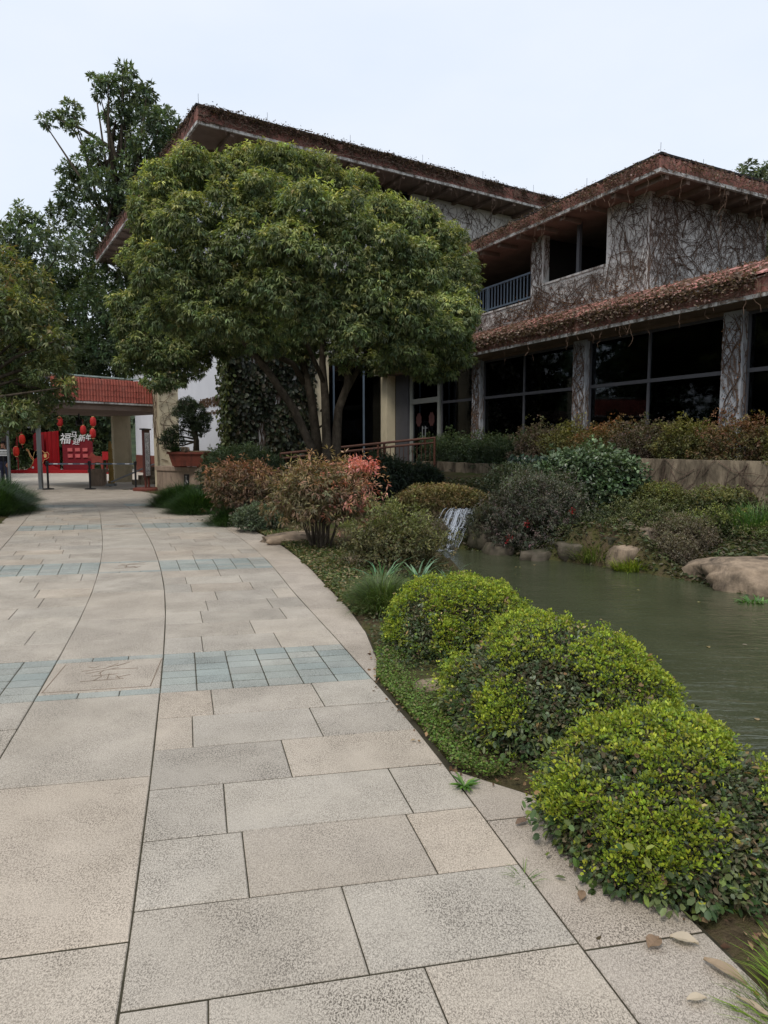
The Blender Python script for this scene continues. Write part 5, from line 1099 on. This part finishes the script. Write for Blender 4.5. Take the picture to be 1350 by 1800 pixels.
cover('ground_cover', 'straggly green cover on the soil behind the grass mounds', lambda rg: (rg.uniform(-5, 1), rg.uniform(13.5, 21)), 9000, .07, .03, [(70, 82, 50), (58, 68, 44), (96, 88, 66)], 142)
cover('ground_cover', 'tangled cover on the far bank of the pond', bank_pt, 30000, .075, .036, [(84, 94, 60), (98, 96, 70), (72, 82, 54), (108, 98, 78)], 143)
cover('ground_cover', 'dark creeping leaves at the foot of the liriope and bushes', lambda rg: (rg.normal(.25, .25), rg.uniform(4.6, 8.2)), 5200, .03, .018, [(66, 80, 52), (80, 92, 60), (98, 92, 66)], 144)
cover('ground_cover', 'green scrub cover at the left side of the path', lambda rg: (lambda q: qa(q, aL(q)-fw(q)-.58-abs(rg.normal(0, 1.5))))(rg.uniform(10, 24)), 9000, .07, .035, [(62, 80, 46), (54, 70, 42), (80, 92, 54)], 145)
# weed rosette and fallen leaves
wr = Leaves(); rg = np.random.default_rng(150); n = 22; an = rg.uniform(0, 6.28, n); wp = np.tile(np.array([[.375, 3.03, .008]]), (n, 1))
wr.add(wp, np.stack([np.cos(an), np.sin(an), rg.uniform(.15, .6, n)], 1), np.tile([[0, 0, 1.]], (n, 1)), rg.uniform(.05, .10, n), .018, pal(rg, n, [(92, 132, 56), (74, 112, 48), (112, 146, 70)], .15), 'd')
tag(wr.build('weed', 'leaf', loc=(.375, 3.03, 0)), 'small green weed rosette growing from the path joint', 'weed')
grass('weed', (.52, 2.36, 0), (.02, .05), 'sparse grass blades sprouting from the border joint in front of the nearest bush', 22, .07, .003, [(100, 130, 60)], 151, base=0.0, lean=.9)
FLEAF = [(178, 160, 138), (164, 144, 122), (138, 116, 96), (188, 174, 154), (124, 104, 90)]
def fallen(x, y, L, W_, rot, seed, label, z=.012):
    rg = random.Random(seed); v = []; f = []; nseg = 7
    for i in range(nseg+1):
        t = i/nseg; w = W_*math.sin(math.pi*min(.97, max(.04, t))**.85)*.5; zc = .09*L*math.sin(math.pi*t)+.012*L*rg.uniform(-1, 1); 
        for sgn, lift in ((-1, W_*(.10+.12*rg.random())), (0, 0), (1, W_*(.10+.14*rg.random()))):
            a, b = t*L-L/2, sgn*w; v.append((x+a*math.cos(rot)-b*math.sin(rot), y+a*math.sin(rot)+b*math.cos(rot), z+zc+lift*(abs(sgn))))
    for i in range(nseg): k_ = i*3; f += [(k_, k_+1, k_+4, k_+3), (k_+1, k_+2, k_+5, k_+4)]
    me = bpy.data.meshes.new('fallen_leaf'); me.from_pydata(v, [], f); ca = me.color_attributes.new('Col', 'FLOAT_COLOR', 'POINT'); c = lin(*FLEAF[seed % 5])
    ca.data.foreach_set('color', list(c)*len(v)); me.materials.append(MATS['dry_leaf']); o = bpy.data.objects.new('fallen_leaf', me); COL.objects.link(o); tag(o, label, 'leaf', 'big dry leaves on the path edge')
fallen(1.03, 1.90, .13, .045, -.9, 1, 'largest pale tan fallen leaf lying on the path edge in the bottom right')
fallen(.965, 2.03, .085, .05, -.4, 3, 'folded pale leaf lying just above the largest fallen leaf')
fallen(1.05, 1.76, .12, .022, -1.0, 0, 'narrow curled pale leaf lying below the largest fallen leaf')
fallen(.90, 1.80, .06, .03, .1, 3, 'small cream leaf lying flat on the border slab left of the largest fallen leaf')
fallen(.865, 2.02, .07, .05, .7, 2, 'brown leaf tucked under the nearest clipped bush')
fallen(.585, 2.72, .07, .035, .5, 4, 'curled brown leaf on the soil between the two nearest bushes')
fallen(.70, 2.25, .06, .03, 1.2, 2, 'small brown leaf at the bare foot of the nearest bush')
litter('fallen_leaves', 'small brown dry leaves and soil litter along the foot of the clipped bushes', np.array([(lambda q, o: (*edge(q, o), .012+hz(*edge(q, o))*(o > 0)))(RNG.uniform(1.4, 5.2), RNG.normal(.06, .06)) for _ in range(330)]), .026, [(118, 92, 70), (140, 112, 86), (92, 72, 56), (160, 132, 104)])

_n = 26; _fx, _fy = RNG.uniform(1.9, 6.5, 400), RNG.uniform(3.5, 11.5, 400); _k = pond_sd(_fx, _fy) > .15; _fx, _fy = _fx[_k][:_n], _fy[_k][:_n]; lv = Leaves(); _n = len(_fx)
_d = RNG.standard_normal((_n, 3))*np.array([1, 1, 0]); lv.add(np.column_stack([_fx, _fy, np.full(_n, -.444)]), _d, np.tile([[0, 0, 1.]], (_n, 1)), .07*RNG.uniform(.5, 1.3, _n), .04, pal(RNG, _n, [(150, 140, 100), (128, 116, 84), (170, 166, 140)], .2), 'o')
tag(lv.build('floating_leaves', 'dry_leaf', loc=(3, 7, -.45), kind='stuff'), 'few pale dead leaves floating on the pond', 'leaf litter')
# ------------------------------------------------------------------ things at the gate
def stanchion():
    t = thing('stanchion', (-12.14, 24.45, 0), '', 'stanchion', 'belt barrier posts across the gate'); c = (-12.14, 24.45, 0)
    MB().lathe(c, [(.20, 0), (.20, .02), (.17, .035), (.04, .05)], 20).build('base', 'dark_metal', t)
    MB().lathe(c, [(.036, .05), (.036, .90)], 12).build('pole', 'dark_metal', t)
    MB().lathe(c, [(.045, .86), (.055, .88), (.055, 1.0), (.045, 1.02)], 14).build('belt_head', 'dark_metal', t)
    return t
s0 = stanchion()
for i, (x, lab) in enumerate(((-12.14, 'left black belt post beside the tall grey steel post'), (-10.62, 'middle black belt post in the gate opening'), (-8.97, 'right black belt post in front of the white notice board'))):
    o = s0 if i == 0 else copy_tree(s0); o.location = (x, 24.45, 0); o['label'] = lab
for x0, x1, lab in ((-12.09, -10.67, 'grey barrier belt between the left and middle belt posts'), (-10.57, -9.02, 'grey barrier belt between the middle and right belt posts')):
    b = thing('barrier_belt', ((x0+x1)/2, 24.45, .92), lab, 'belt'); MB().box(I2, x0, x1, 24.447, 24.453, .895, .945).build('strap', 'rail_blue', b)
    for k_ in (.12, .50, .80): xx = x0+(x1-x0)*k_; MB().box(I2, xx, xx+.16, 24.444, 24.4465, .906, .934).build('print', 'white_paint', b)
p_ = thing('steel_post', (-12.42, 24.5, 0), 'tall grey steel post with a box arm at the gate', 'post')
MB().box(I2, -12.49, -12.37, 24.45, 24.57, 0, 2.46).build('post', 'steel', p_); MB().box(I2, -12.78, -12.495, 24.45, 24.6, 2.2, 2.42).build('box', 'steel', p_); MB().lathe((-12.63, 24.52, 2.04), [(.05, 0), (.08, .05), (.07, .15)], 10).build('camera_dome', 'dark_metal', p_); MB().box(I2, -12.53, -12.33, 24.42, 24.6, 0, .03).build('foot', 'steel', p_)
p_ = thing('steel_post', (-14.15, 25.6, 0), 'slim pale steel post at the far left beside the guard', 'post')
MB().tube([(-14.15, 25.6, 0), (-14.15, 25.6, 2.08)], .05, 10).build('post', 'steel', p_); MB().lathe((-14.15, 25.6, 2.08), [(.06, 0), (.06, .04), (.02, .07)], 10).build('cap', 'steel', p_)
p_ = thing('steel_barrier', (-14.6, 25.2, 0), 'low steel hoop barrier at the far left below the guard', 'barrier')
MB().tube([(-14.75, 25.3, 0), (-14.75, 25.3, .62), (-14.70, 25.3, .70), (-14.40, 25.3, .70), (-14.33, 25.3, .62), (-14.33, 25.3, 0)], .028, 8).build('hoop', 'steel', p_)
nb = thing('stand_sign', (-14.62, 26.1, 0), 'small white notice on a stand in front of the guard', 'sign')
MB().box(I2, -14.88, -14.42, 26.08, 26.11, 1.18, 1.42).build('board', 'white_paint', nb); MB().tube([(-14.65, 26.12, 0), (-14.65, 26.12, 1.18)], .02, 6).build('pole', 'dark_metal', nb); MB().lathe((-14.65, 26.12, 0), [(.16, 0), (.16, .02)], 14).build('base', 'dark_metal', nb)
for z, n in ((1.335, 7), (1.25, 9)):
    for i in range(n): MB().box(I2, -14.84+i*.38/n, -14.84+(i+.7)*.38/n, 26.076, 26.0795, z-.018, z+.018).build('print', 'black_paint', nb)
# guard: one skinned body, clothes as coloured zones of their own mesh
def person(loc, label):
    t = thing('person', loc, label, 'person'); x, y, z = loc
    J = {'pel': (0, 0, .95), 'wst': (0, 0, 1.08), 'che': (0, 0, 1.32), 'nck': (0, -.01, 1.50), 'hed': (0, -.03, 1.60), 'top': (0, -.02, 1.74),
         'hl': (-.10, 0, .90), 'kl': (-.11, -.02, .50), 'al': (-.11, .02, .09), 'tl': (-.12, -.14, .04), 'hr': (.10, 0, .90), 'kr': (.11, -.02, .50), 'ar': (.11, .02, .09), 'tr': (.12, -.14, .04),
         'sl': (-.19, 0, 1.42), 'el': (-.25, .03, 1.14), 'wl': (-.20, -.10, .92), 'sr': (.19, 0, 1.42), 'er': (.25, .03, 1.14), 'wr': (.20, -.10, .92)}
    R = {'pel': .145, 'wst': .135, 'che': .155, 'nck': .06, 'hed': .088, 'top': .075, 'hl': .095, 'kl': .066, 'al': .048, 'tl': .04, 'hr': .095, 'kr': .066, 'ar': .048, 'tr': .04, 'sl': .068, 'el': .052, 'wl': .036, 'sr': .068, 'er': .052, 'wr': .036}
    E = [('pel', 'wst'), ('wst', 'che'), ('che', 'nck'), ('nck', 'hed'), ('hed', 'top'), ('pel', 'hl'), ('hl', 'kl'), ('kl', 'al'), ('al', 'tl'), ('pel', 'hr'), ('hr', 'kr'), ('kr', 'ar'), ('ar', 'tr'), ('che', 'sl'), ('sl', 'el'), ('el', 'wl'), ('che', 'sr'), ('sr', 'er'), ('er', 'wr')]
    ks = list(J); V = [J[k_] for k_ in ks]; ed = [(ks.index(a), ks.index(b)) for a, b in E]; rr = [R[k_] for k_ in ks]
    for side in (-1, 1):                                     # hands: palm and five fingers
        w = ks.index('wl' if side < 0 else 'wr'); px_ = Vector(V[w])+Vector((0, -.05, -.06)); V.append(tuple(px_)); rr.append(.03); pi_ = len(V)-1; ed.append((w, pi_))
        for f_ in range(5):
            o_ = Vector(((f_-2)*.016*side, -.02-.01*(f_ == 0), -.045 if f_ else -.01)); a = px_+o_; b = a+Vector((0, -.012, -.03 if f_ else -.025)); c = b+Vector((0, .012, -.025))
            for p in (a, b, c): V.append(tuple(p)); rr.append(.0095)
            k_ = len(V); ed += [(pi_, k_-3), (k_-3, k_-2), (k_-2, k_-1)]
    me = bpy.data.meshes.new('body'); me.from_pydata(V, ed, []); ob = bpy.data.objects.new('body', me); COL.objects.link(ob)
    ob.modifiers.new('skin', 'SKIN'); 
    for i, r_ in enumerate(rr): me.skin_vertices[0].data[i].radius = (r_, r_); me.skin_vertices[0].data[i].use_root = (i == 0)
    sb = ob.modifiers.new('sub', 'SUBSURF'); sb.levels = 2; sb.render_levels = 2
    bpy.context.view_layer.update(); nm = bpy.data.meshes.new_from_object(ob.evaluated_get(bpy.context.evaluated_depsgraph_get())); bpy.data.objects.remove(ob)
    for mn in ('skin', 'uniform', 'trousers', 'hair'): nm.materials.append(MATS[mn])
    for p in nm.polygons:
        c = p.center; p.use_smooth = True
        p.material_index = 0 if c.z > 1.49 or (abs(c.x) > .15 and c.z < .93 and c.y < -.05) else (1 if c.z > .98 or abs(c.x) > .175 else (2 if c.z > .12 else 3))
    o = bpy.data.objects.new('body', nm); COL.objects.link(o); o.parent = t; ORG[o.name] = Vector(loc)
    hv_, hf_ = [], []; bm = bmesh.new(); bmesh.ops.create_uvsphere(bm, u_segments=16, v_segments=10, radius=1)
    bm.verts.ensure_lookup_table(); hv_ = [(x+v.co.x*.098, y-.01+v.co.y*.112, z+1.70+v.co.z*.10) for v in bm.verts]; hf_ = [tuple(v.index for v in f.verts) for f in bm.faces if not (f.calc_center_median().y < -.35 and f.calc_center_median().z < .15) and f.calc_center_median().z > -.75]; bm.free()
    mk('hair', hv_, hf_, 'hair', t, smooth=True)
    for sx in (-.032, .032): MB().lathe((x+sx, y-.115, z+1.645), [(.004, -.006), (.009, 0), (.004, .006)], 8).build('eye', 'hair', t)
    MB().hexa([(x-.014, y-.11, z+1.60), (x+.014, y-.11, z+1.60), (x+.012, y-.135, z+1.605), (x-.012, y-.135, z+1.605), (x-.008, y-.11, z+1.65), (x+.008, y-.11, z+1.65), (x+.006, y-.118, z+1.65), (x-.006, y-.118, z+1.65)]).build('nose', 'skin', t)
    MB().box(I2, x-.024, x+.024, y-.118, y-.108, z+1.565, z+1.575).build('mouth', 'pink_card', t)
    return t
person((-14.95, 26.7, -.03), 'person in dark uniform and grey trousers standing behind the small white notice')
# tall notice board by the pillar
sg = thing('notice_board', (-8.32, 23.95, 0), 'tall narrow white notice board on red legs beside the cream pillar', 'sign')
MB().box(I2, -8.40, -8.32, 23.62, 24.20, .46, 2.12).build('frame', 'sign_frame', sg); MB().box(I2, -8.318, -8.312, 23.66, 24.10, .52, 2.02).build('panel', 'white_paint', sg); MB().box(I2, -8.46, -8.28, 23.58, 24.24, 2.12, 2.17).build('cap', 'dark_metal', sg)
for y in (23.74, 24.06): MB().box(I2, -8.39, -8.33, y-.03, y+.03, .1, .46).build('leg', 'pot_red', sg)
MB().lathe((-8.36, 23.9, 0), [(.50, 0), (.50, .06), (.46, .10), (.1, .10)], 24).build('base', 'pot_red', sg)
rnd = random.Random(9); m = MB()
for col_ in range(6):
    y = 23.70+col_*.065; z = 1.96
    while z > .58:
        h_ = rnd.uniform(.02, .05)
        if rnd.random() < .72: m.box(I2, -8.311, -8.3095, y, y+rnd.uniform(.02, .04), z-h_, z)
        z -= h_+.016
m.build('print', 'black_paint', sg)
# carved post and plinth
tp = thing('carved_post', (-11.4, 28.3, 0), 'yellowish carved wooden post standing left of the rear pillar', 'post'); z = 0
for i, (w, h_) in enumerate(((.15, .10), (.11, .42), (.13, .05), (.10, .40), (.12, .05), (.095, .36), (.115, .05), (.08, .22), (.05, .10))):
    MB().lathe((-11.4, 28.3, z), [(w*.9, 0), (w, h_*.15), (w*.92, h_*.5), (w, h_*.85), (w*.9, h_)], 8).build('segment', 'totem', tp); z += h_
pn = thing('stone_plinth', (-11.5, 27.2, 0), 'short stone plinth with coping in front of the carved post', 'plinth'); MB().box(I2, -11.72, -11.22, 26.95, 27.4, -.03, .5).build('shaft', 'planter_stone', pn); MB().box(I2, -11.77, -11.17, 26.9, 27.45, .5, .63).build('coping', 'planter_stone', pn)
# ------------------------------------------------------------------ red new-year display beyond the gate
YD = 39.9
dp = thing('festival_display', (-18.8, YD, 0), 'red new-year display with dark panel, banner and white brush lettering', 'display')
MB().box(I2, -21.6, -16.1, YD-.9, YD+.3, -.03, .14).build('base', 'red_panel', dp)
def FP(y): return lambda a, z, d: (a, y-d, z)
m = MB()                                                   # banner with rolling folds
bv_ = []; bf_ = []
for i in range(25):
    x = -20.35+i*(1.38/24); yy = YD-.25+.06*math.sin(i*1.5)*(i > 8)+.10*(i/24)
    for z in (.14, 2.28+.14*i/24): bv_.append((x, yy, z))
    if i: k_ = len(bv_); bf_.append((k_-4, k_-2, k_-1, k_-3))
nb_ = len(bv_); bv_ += [(a, b+.05, c) for a, b, c in bv_]; bf_ += [tuple(nb_+i for i in reversed(f)) for f in bf_]
o = mk('banner', bv_, bf_, 'red_panel', dp)
MB().box(I2, -20.35, -19.75, YD-.40, YD-.36, .14, 2.2).build('banner_panel', 'dark_red_panel', dp)
m = MB().plate([(-18.8, .14), (-17.05, .14), (-17.05, 1.75), (-17.35, 1.95), (-18.0, 1.80), (-18.4, 1.92), (-18.8, 1.75)], FP(YD-.05), .10); bp = m.build('back_panel', 'dark_red_panel', dp)
m = MB()
for r_ in range(2):
    for c in range(3): a = -18.48+c*.44; z = .86+r_*.36; m.box(I2, a, a+.28, YD-.21, YD-.155, z, z+.20)
o = m.build('card', 'pink_card', dp)
for ch_, a, z, w, h_ in (('福', -18.95, 1.66, .62, .62), ('马', -18.28, 1.98, .34, .38), ('迎', -18.18, 1.62, .40, .36), ('新', -17.85, 1.80, .40, .40), ('年', -17.42, 1.86, .30, .36)):
    put_text('lettering', ch_, lambda p, q, d, a=a, z=z, h_=h_: (a+p+.18*q, YD-.17-d, z+q), w, h_, 'white_paint', dp, .03)
tpot = [(-20.78, .14), (-20.45, .30), (-20.30, .55), (-20.22, .80), (-20.38, .98), (-20.50, 1.30), (-20.62, 1.38), (-20.66, 1.32), (-20.52, 1.22), (-20.44, .95), (-20.30, .72), (-20.18, 1.18), (-20.02, 1.32), (-19.95, 1.46), (-19.86, 1.46), (-19.82, 1.32), (-19.66, 1.22), (-19.58, 1.14), (-19.42, 1.18), (-19.33, 1.05), (-19.36, .88), (-19.50, .78), (-19.62, .76), (-19.72, .55), (-19.60, .35), (-19.2, .42), (-18.9, .30), (-18.7, .14)]
MB().plate(tpot, FP(YD-.60), .08).build('teapot_cutout', 'red_panel', dp)
m = MB().tube([(a, YD-.69, z) for a, z in tpot[1:24]], .016, 5)
m.tube([(-20.05, YD-.69, 1.05), (-19.90, YD-.69, .92)], .014, 4).tube([(-20.02, YD-.69, .95), (-19.86, YD-.69, 1.0), (-19.74, YD-.69, .9)], .014, 4).build('gold_outline', 'gold', dp)
MB().plate([(-19.56+.09*math.cos(q*.63), .98+.13*math.sin(q*.63)) for q in range(10)], FP(YD-.685), .01).build('handle_cutout', 'gold', dp)
MB().plate([(-20.30+.07*math.cos(q*.63), .30+.07*math.sin(q*.63)) for q in range(10)], FP(YD-.685), .01).build('emblem', 'white_trim', dp)
MB().tube([(-21.35, YD-.3, .1), (-21.35, YD-.3, 2.28), (-21.05, YD-.3, 2.28)], .03, 6).build('lantern_pole', 'red_panel', dp)
def lantern(shade='lantern_red'):
    t = thing('lantern', (0, 0, 0), '', 'lantern', 'red paper lanterns')
    MB().lathe((0, 0, 0), [(.07, -.27), (.13, -.22), (.165, -.12), (.17, 0), (.165, .12), (.13, .22), (.07, .27)], 16).build('shade', shade, t, smooth=True)
    MB().lathe((0, 0, 0), [(.075, .27), (.075, .31)], 12).lathe((0, 0, 0), [(.075, -.31), (.075, -.27)], 12).build('rim', 'gold', t); MB().tube([(0, 0, .30), (0, 0, .62)], .006, 4).tube([(0, 0, -.31), (0, 0, -.5)], .02, 5).build('cord', 'red_panel', t); return t
l0 = lantern(); l1 = lantern('lantern_dark')
for i, (x, y, z, lab) in enumerate(((-21.05, YD-.3, 1.92, 'upper bright red lantern on the pole left of the teapot cutout'), (-21.35, YD-.45, 1.22, 'lower bright red lantern on the pole left of the teapot cutout'), (-19.05, YD+.2, 2.95, 'red lantern hanging high between the banner and the dark panel'),
                                   (-17.05, YD+.1, 2.95, 'topmost red lantern above the right end of the dark panel'), (-17.05, YD+.0, 2.27, 'red lantern directly below the topmost right one'), (-17.65, YD+.1, 2.46, 'red lantern just above the white lettering'))):
    o = (l0, None, l1)[i] if i in (0, 2) else copy_tree(l0 if i < 2 else l1); o.location = (x, y, z); o['label'] = lab
hs = thing('horse_figure', (-16.4, 38.4, 0), 'brown flat horse figure with a red cart box beside the display', 'figure')
hpts = [(-16.72, .95), (-16.60, 1.00), (-16.52, 1.18), (-16.45, 1.20), (-16.42, 1.10), (-16.28, .98), (-15.95, .96), (-15.86, .80), (-15.88, .40), (-15.86, .05), (-15.95, .05), (-15.99, .45), (-16.05, .62), (-16.30, .62), (-16.38, .40), (-16.40, .05), (-16.49, .05), (-16.48, .45), (-16.50, .75), (-16.56, .86), (-16.68, .84)]
MB().plate(hpts, FP(38.4), .10).build('horse', 'horse_brown', hs); m = MB().box(I2, -15.85, -15.05, 38.2, 38.7, .75, 1.22).build('cart_box', 'red_panel', hs)
MB().box(I2, -16.6, -15.0, 38.15, 38.75, -.03, .05).build('stand', 'red_panel', hs); MB().tube([(-15.7, 38.45, .05), (-15.7, 38.45, .75)], .04, 6).tube([(-15.2, 38.45, .05), (-15.2, 38.45, .75)], .04, 6).build('leg', 'horse_brown', hs)
# ------------------------------------------------------------------ bonsai in its pot, plant by the door
bp_ = thing('bonsai_pot', (-6.40, 22.6, .86), 'rectangular red brown glazed pot standing on the stone planter', 'pot')
def taper(F, w0, d0, w1, d1, z0, z1): return [(*F(-w0, -d0), z0), (*F(w0, -d0), z0), (*F(w0, d0), z0), (*F(-w0, d0), z0), (*F(-w1, -d1), z1), (*F(w1, -d1), z1), (*F(w1, d1), z1), (*F(-w1, d1), z1)]
BF = lambda a, b: (-6.40+a*.97+b*.25, 22.6-a*.25+b*.97)
MB().hexa(taper(BF, .54, .30, .64, .36, .90, 1.30)).build('body', 'pot_red', bp_); MB().hexa(taper(BF, .68, .40, .68, .40, 1.30, 1.37)).build('rim', 'pot_red', bp_)
for sx in (-.42, .42): MB().hexa(taper(lambda a, b: BF(a+sx, b), .09, .24, .10, .26, .86, .90)).build('foot', 'pot_red', bp_)
MB().hexa(taper(BF, .62, .34, .5, .25, 1.37, 1.41)).build('soil', 'soil', bp_)
BL = [(330, 712, 15), (318, 725, 13), (345, 722, 14), (352, 742, 15), (362, 735, 10), (335, 745, 14), (345, 760, 13), (310, 757, 11), (298, 767, 12), (288, 775, 8), (312, 775, 11), (300, 783, 9), (328, 735, 14), (355, 752, 11)]
lobs = [(pxY(u, v, 22.5+random.uniform(-.15, .15)), (r/1190*22.5*1.1,)*2+(r/1190*22.5*.8,)) for u, v, r in BL]
bs = thing('bonsai_tree', (-6.25, 22.5, 1.38), 'dark clipped bonsai pine with layered foliage pads in the red brown pot', 'bonsai'); m = MB()
m.tube([(-6.22, 22.5, 1.36), (-6.20, 22.5, 1.75), (-6.28, 22.5, 2.1), (-6.45, 22.5, 2.5), (-6.5, 22.5, 2.85)], [.11, .09, .08, .06, .02], 8)
for c, r in lobs: m.tube([(-6.25, 22.5, min(2.6, max(1.7, c[2]-.1))), tuple((Vector(c)+Vector((-6.25, 22.5, c[2])))/2), c], [.035, .025, .01], 5)
m.build('trunk', 'bark', bs, smooth=True); lv = Leaves(); crown_leaves(lv, np.random.default_rng(160), lobs, 2300, 6, .075, .022, [(46, 58, 40), (38, 48, 36), (54, 66, 44)], [(70, 82, 54)], droop=.0, inner=.6, zmin=-.6, fill=.2); lv.build('crown', 'leaf', bs)
rock((-6.55, 22.35, 1.46), (.19, .14, .14), 21, 'pale grey stone set in the bonsai pot')
grass('potted_grass', (-6.9, 22.5, 0), (.12, .12), 'drooping green grass at the left end of the bonsai pot', 420, .32, .010, MON, 161, base=1.38, lean=.9)
for i, (x, y, z, lab) in enumerate(((-.15, 27.2, .85, 'dark spiky palm plant in front of the cream column by the door'), (-1.9, 26.0, .6, 'dark spiky palm plant behind the tree stems by the dark glass'))):
    rg = np.random.default_rng(170+i); t = thing('cycad', (x, y, z), lab, 'plant'); lv = Leaves()
    for f_ in range(24):
        an = rg.uniform(0, 6.28); el = rg.uniform(.2, 1.3); L_ = rg.uniform(.7, 1.05); s_ = np.linspace(.1, 1, 22); P = np.stack([x+np.cos(an)*np.cos(el)*s_*L_, y+np.sin(an)*np.cos(el)*s_*L_, z+.15+np.sin(el)*s_*L_-.35*s_**2*L_], 1)
        for sd_ in (-1, 1):
            D = np.stack([-np.sin(an)*sd_+.5*np.cos(an)+0*s_, np.cos(an)*sd_+.5*np.sin(an)+0*s_, .2+0*s_], 1); lv.add(P, D, np.tile([[0, 0, 1.]], (22, 1)), .15*(1-.5*s_), .02, pal(rg, 22, [(40, 56, 42), (34, 46, 38)], .2), 'd')
    lv.build('fronds', 'leaf', t); MB().lathe((x, y, z-.05), [(.14, 0), (.16, .12), (.09, .22)], 10).build('stem', 'bark', t)
    MB().lathe((x, y, z-.5), [(.2, 0), (.27, .45), (.25, .47)], 14).build('pot', 'pot_red', t)
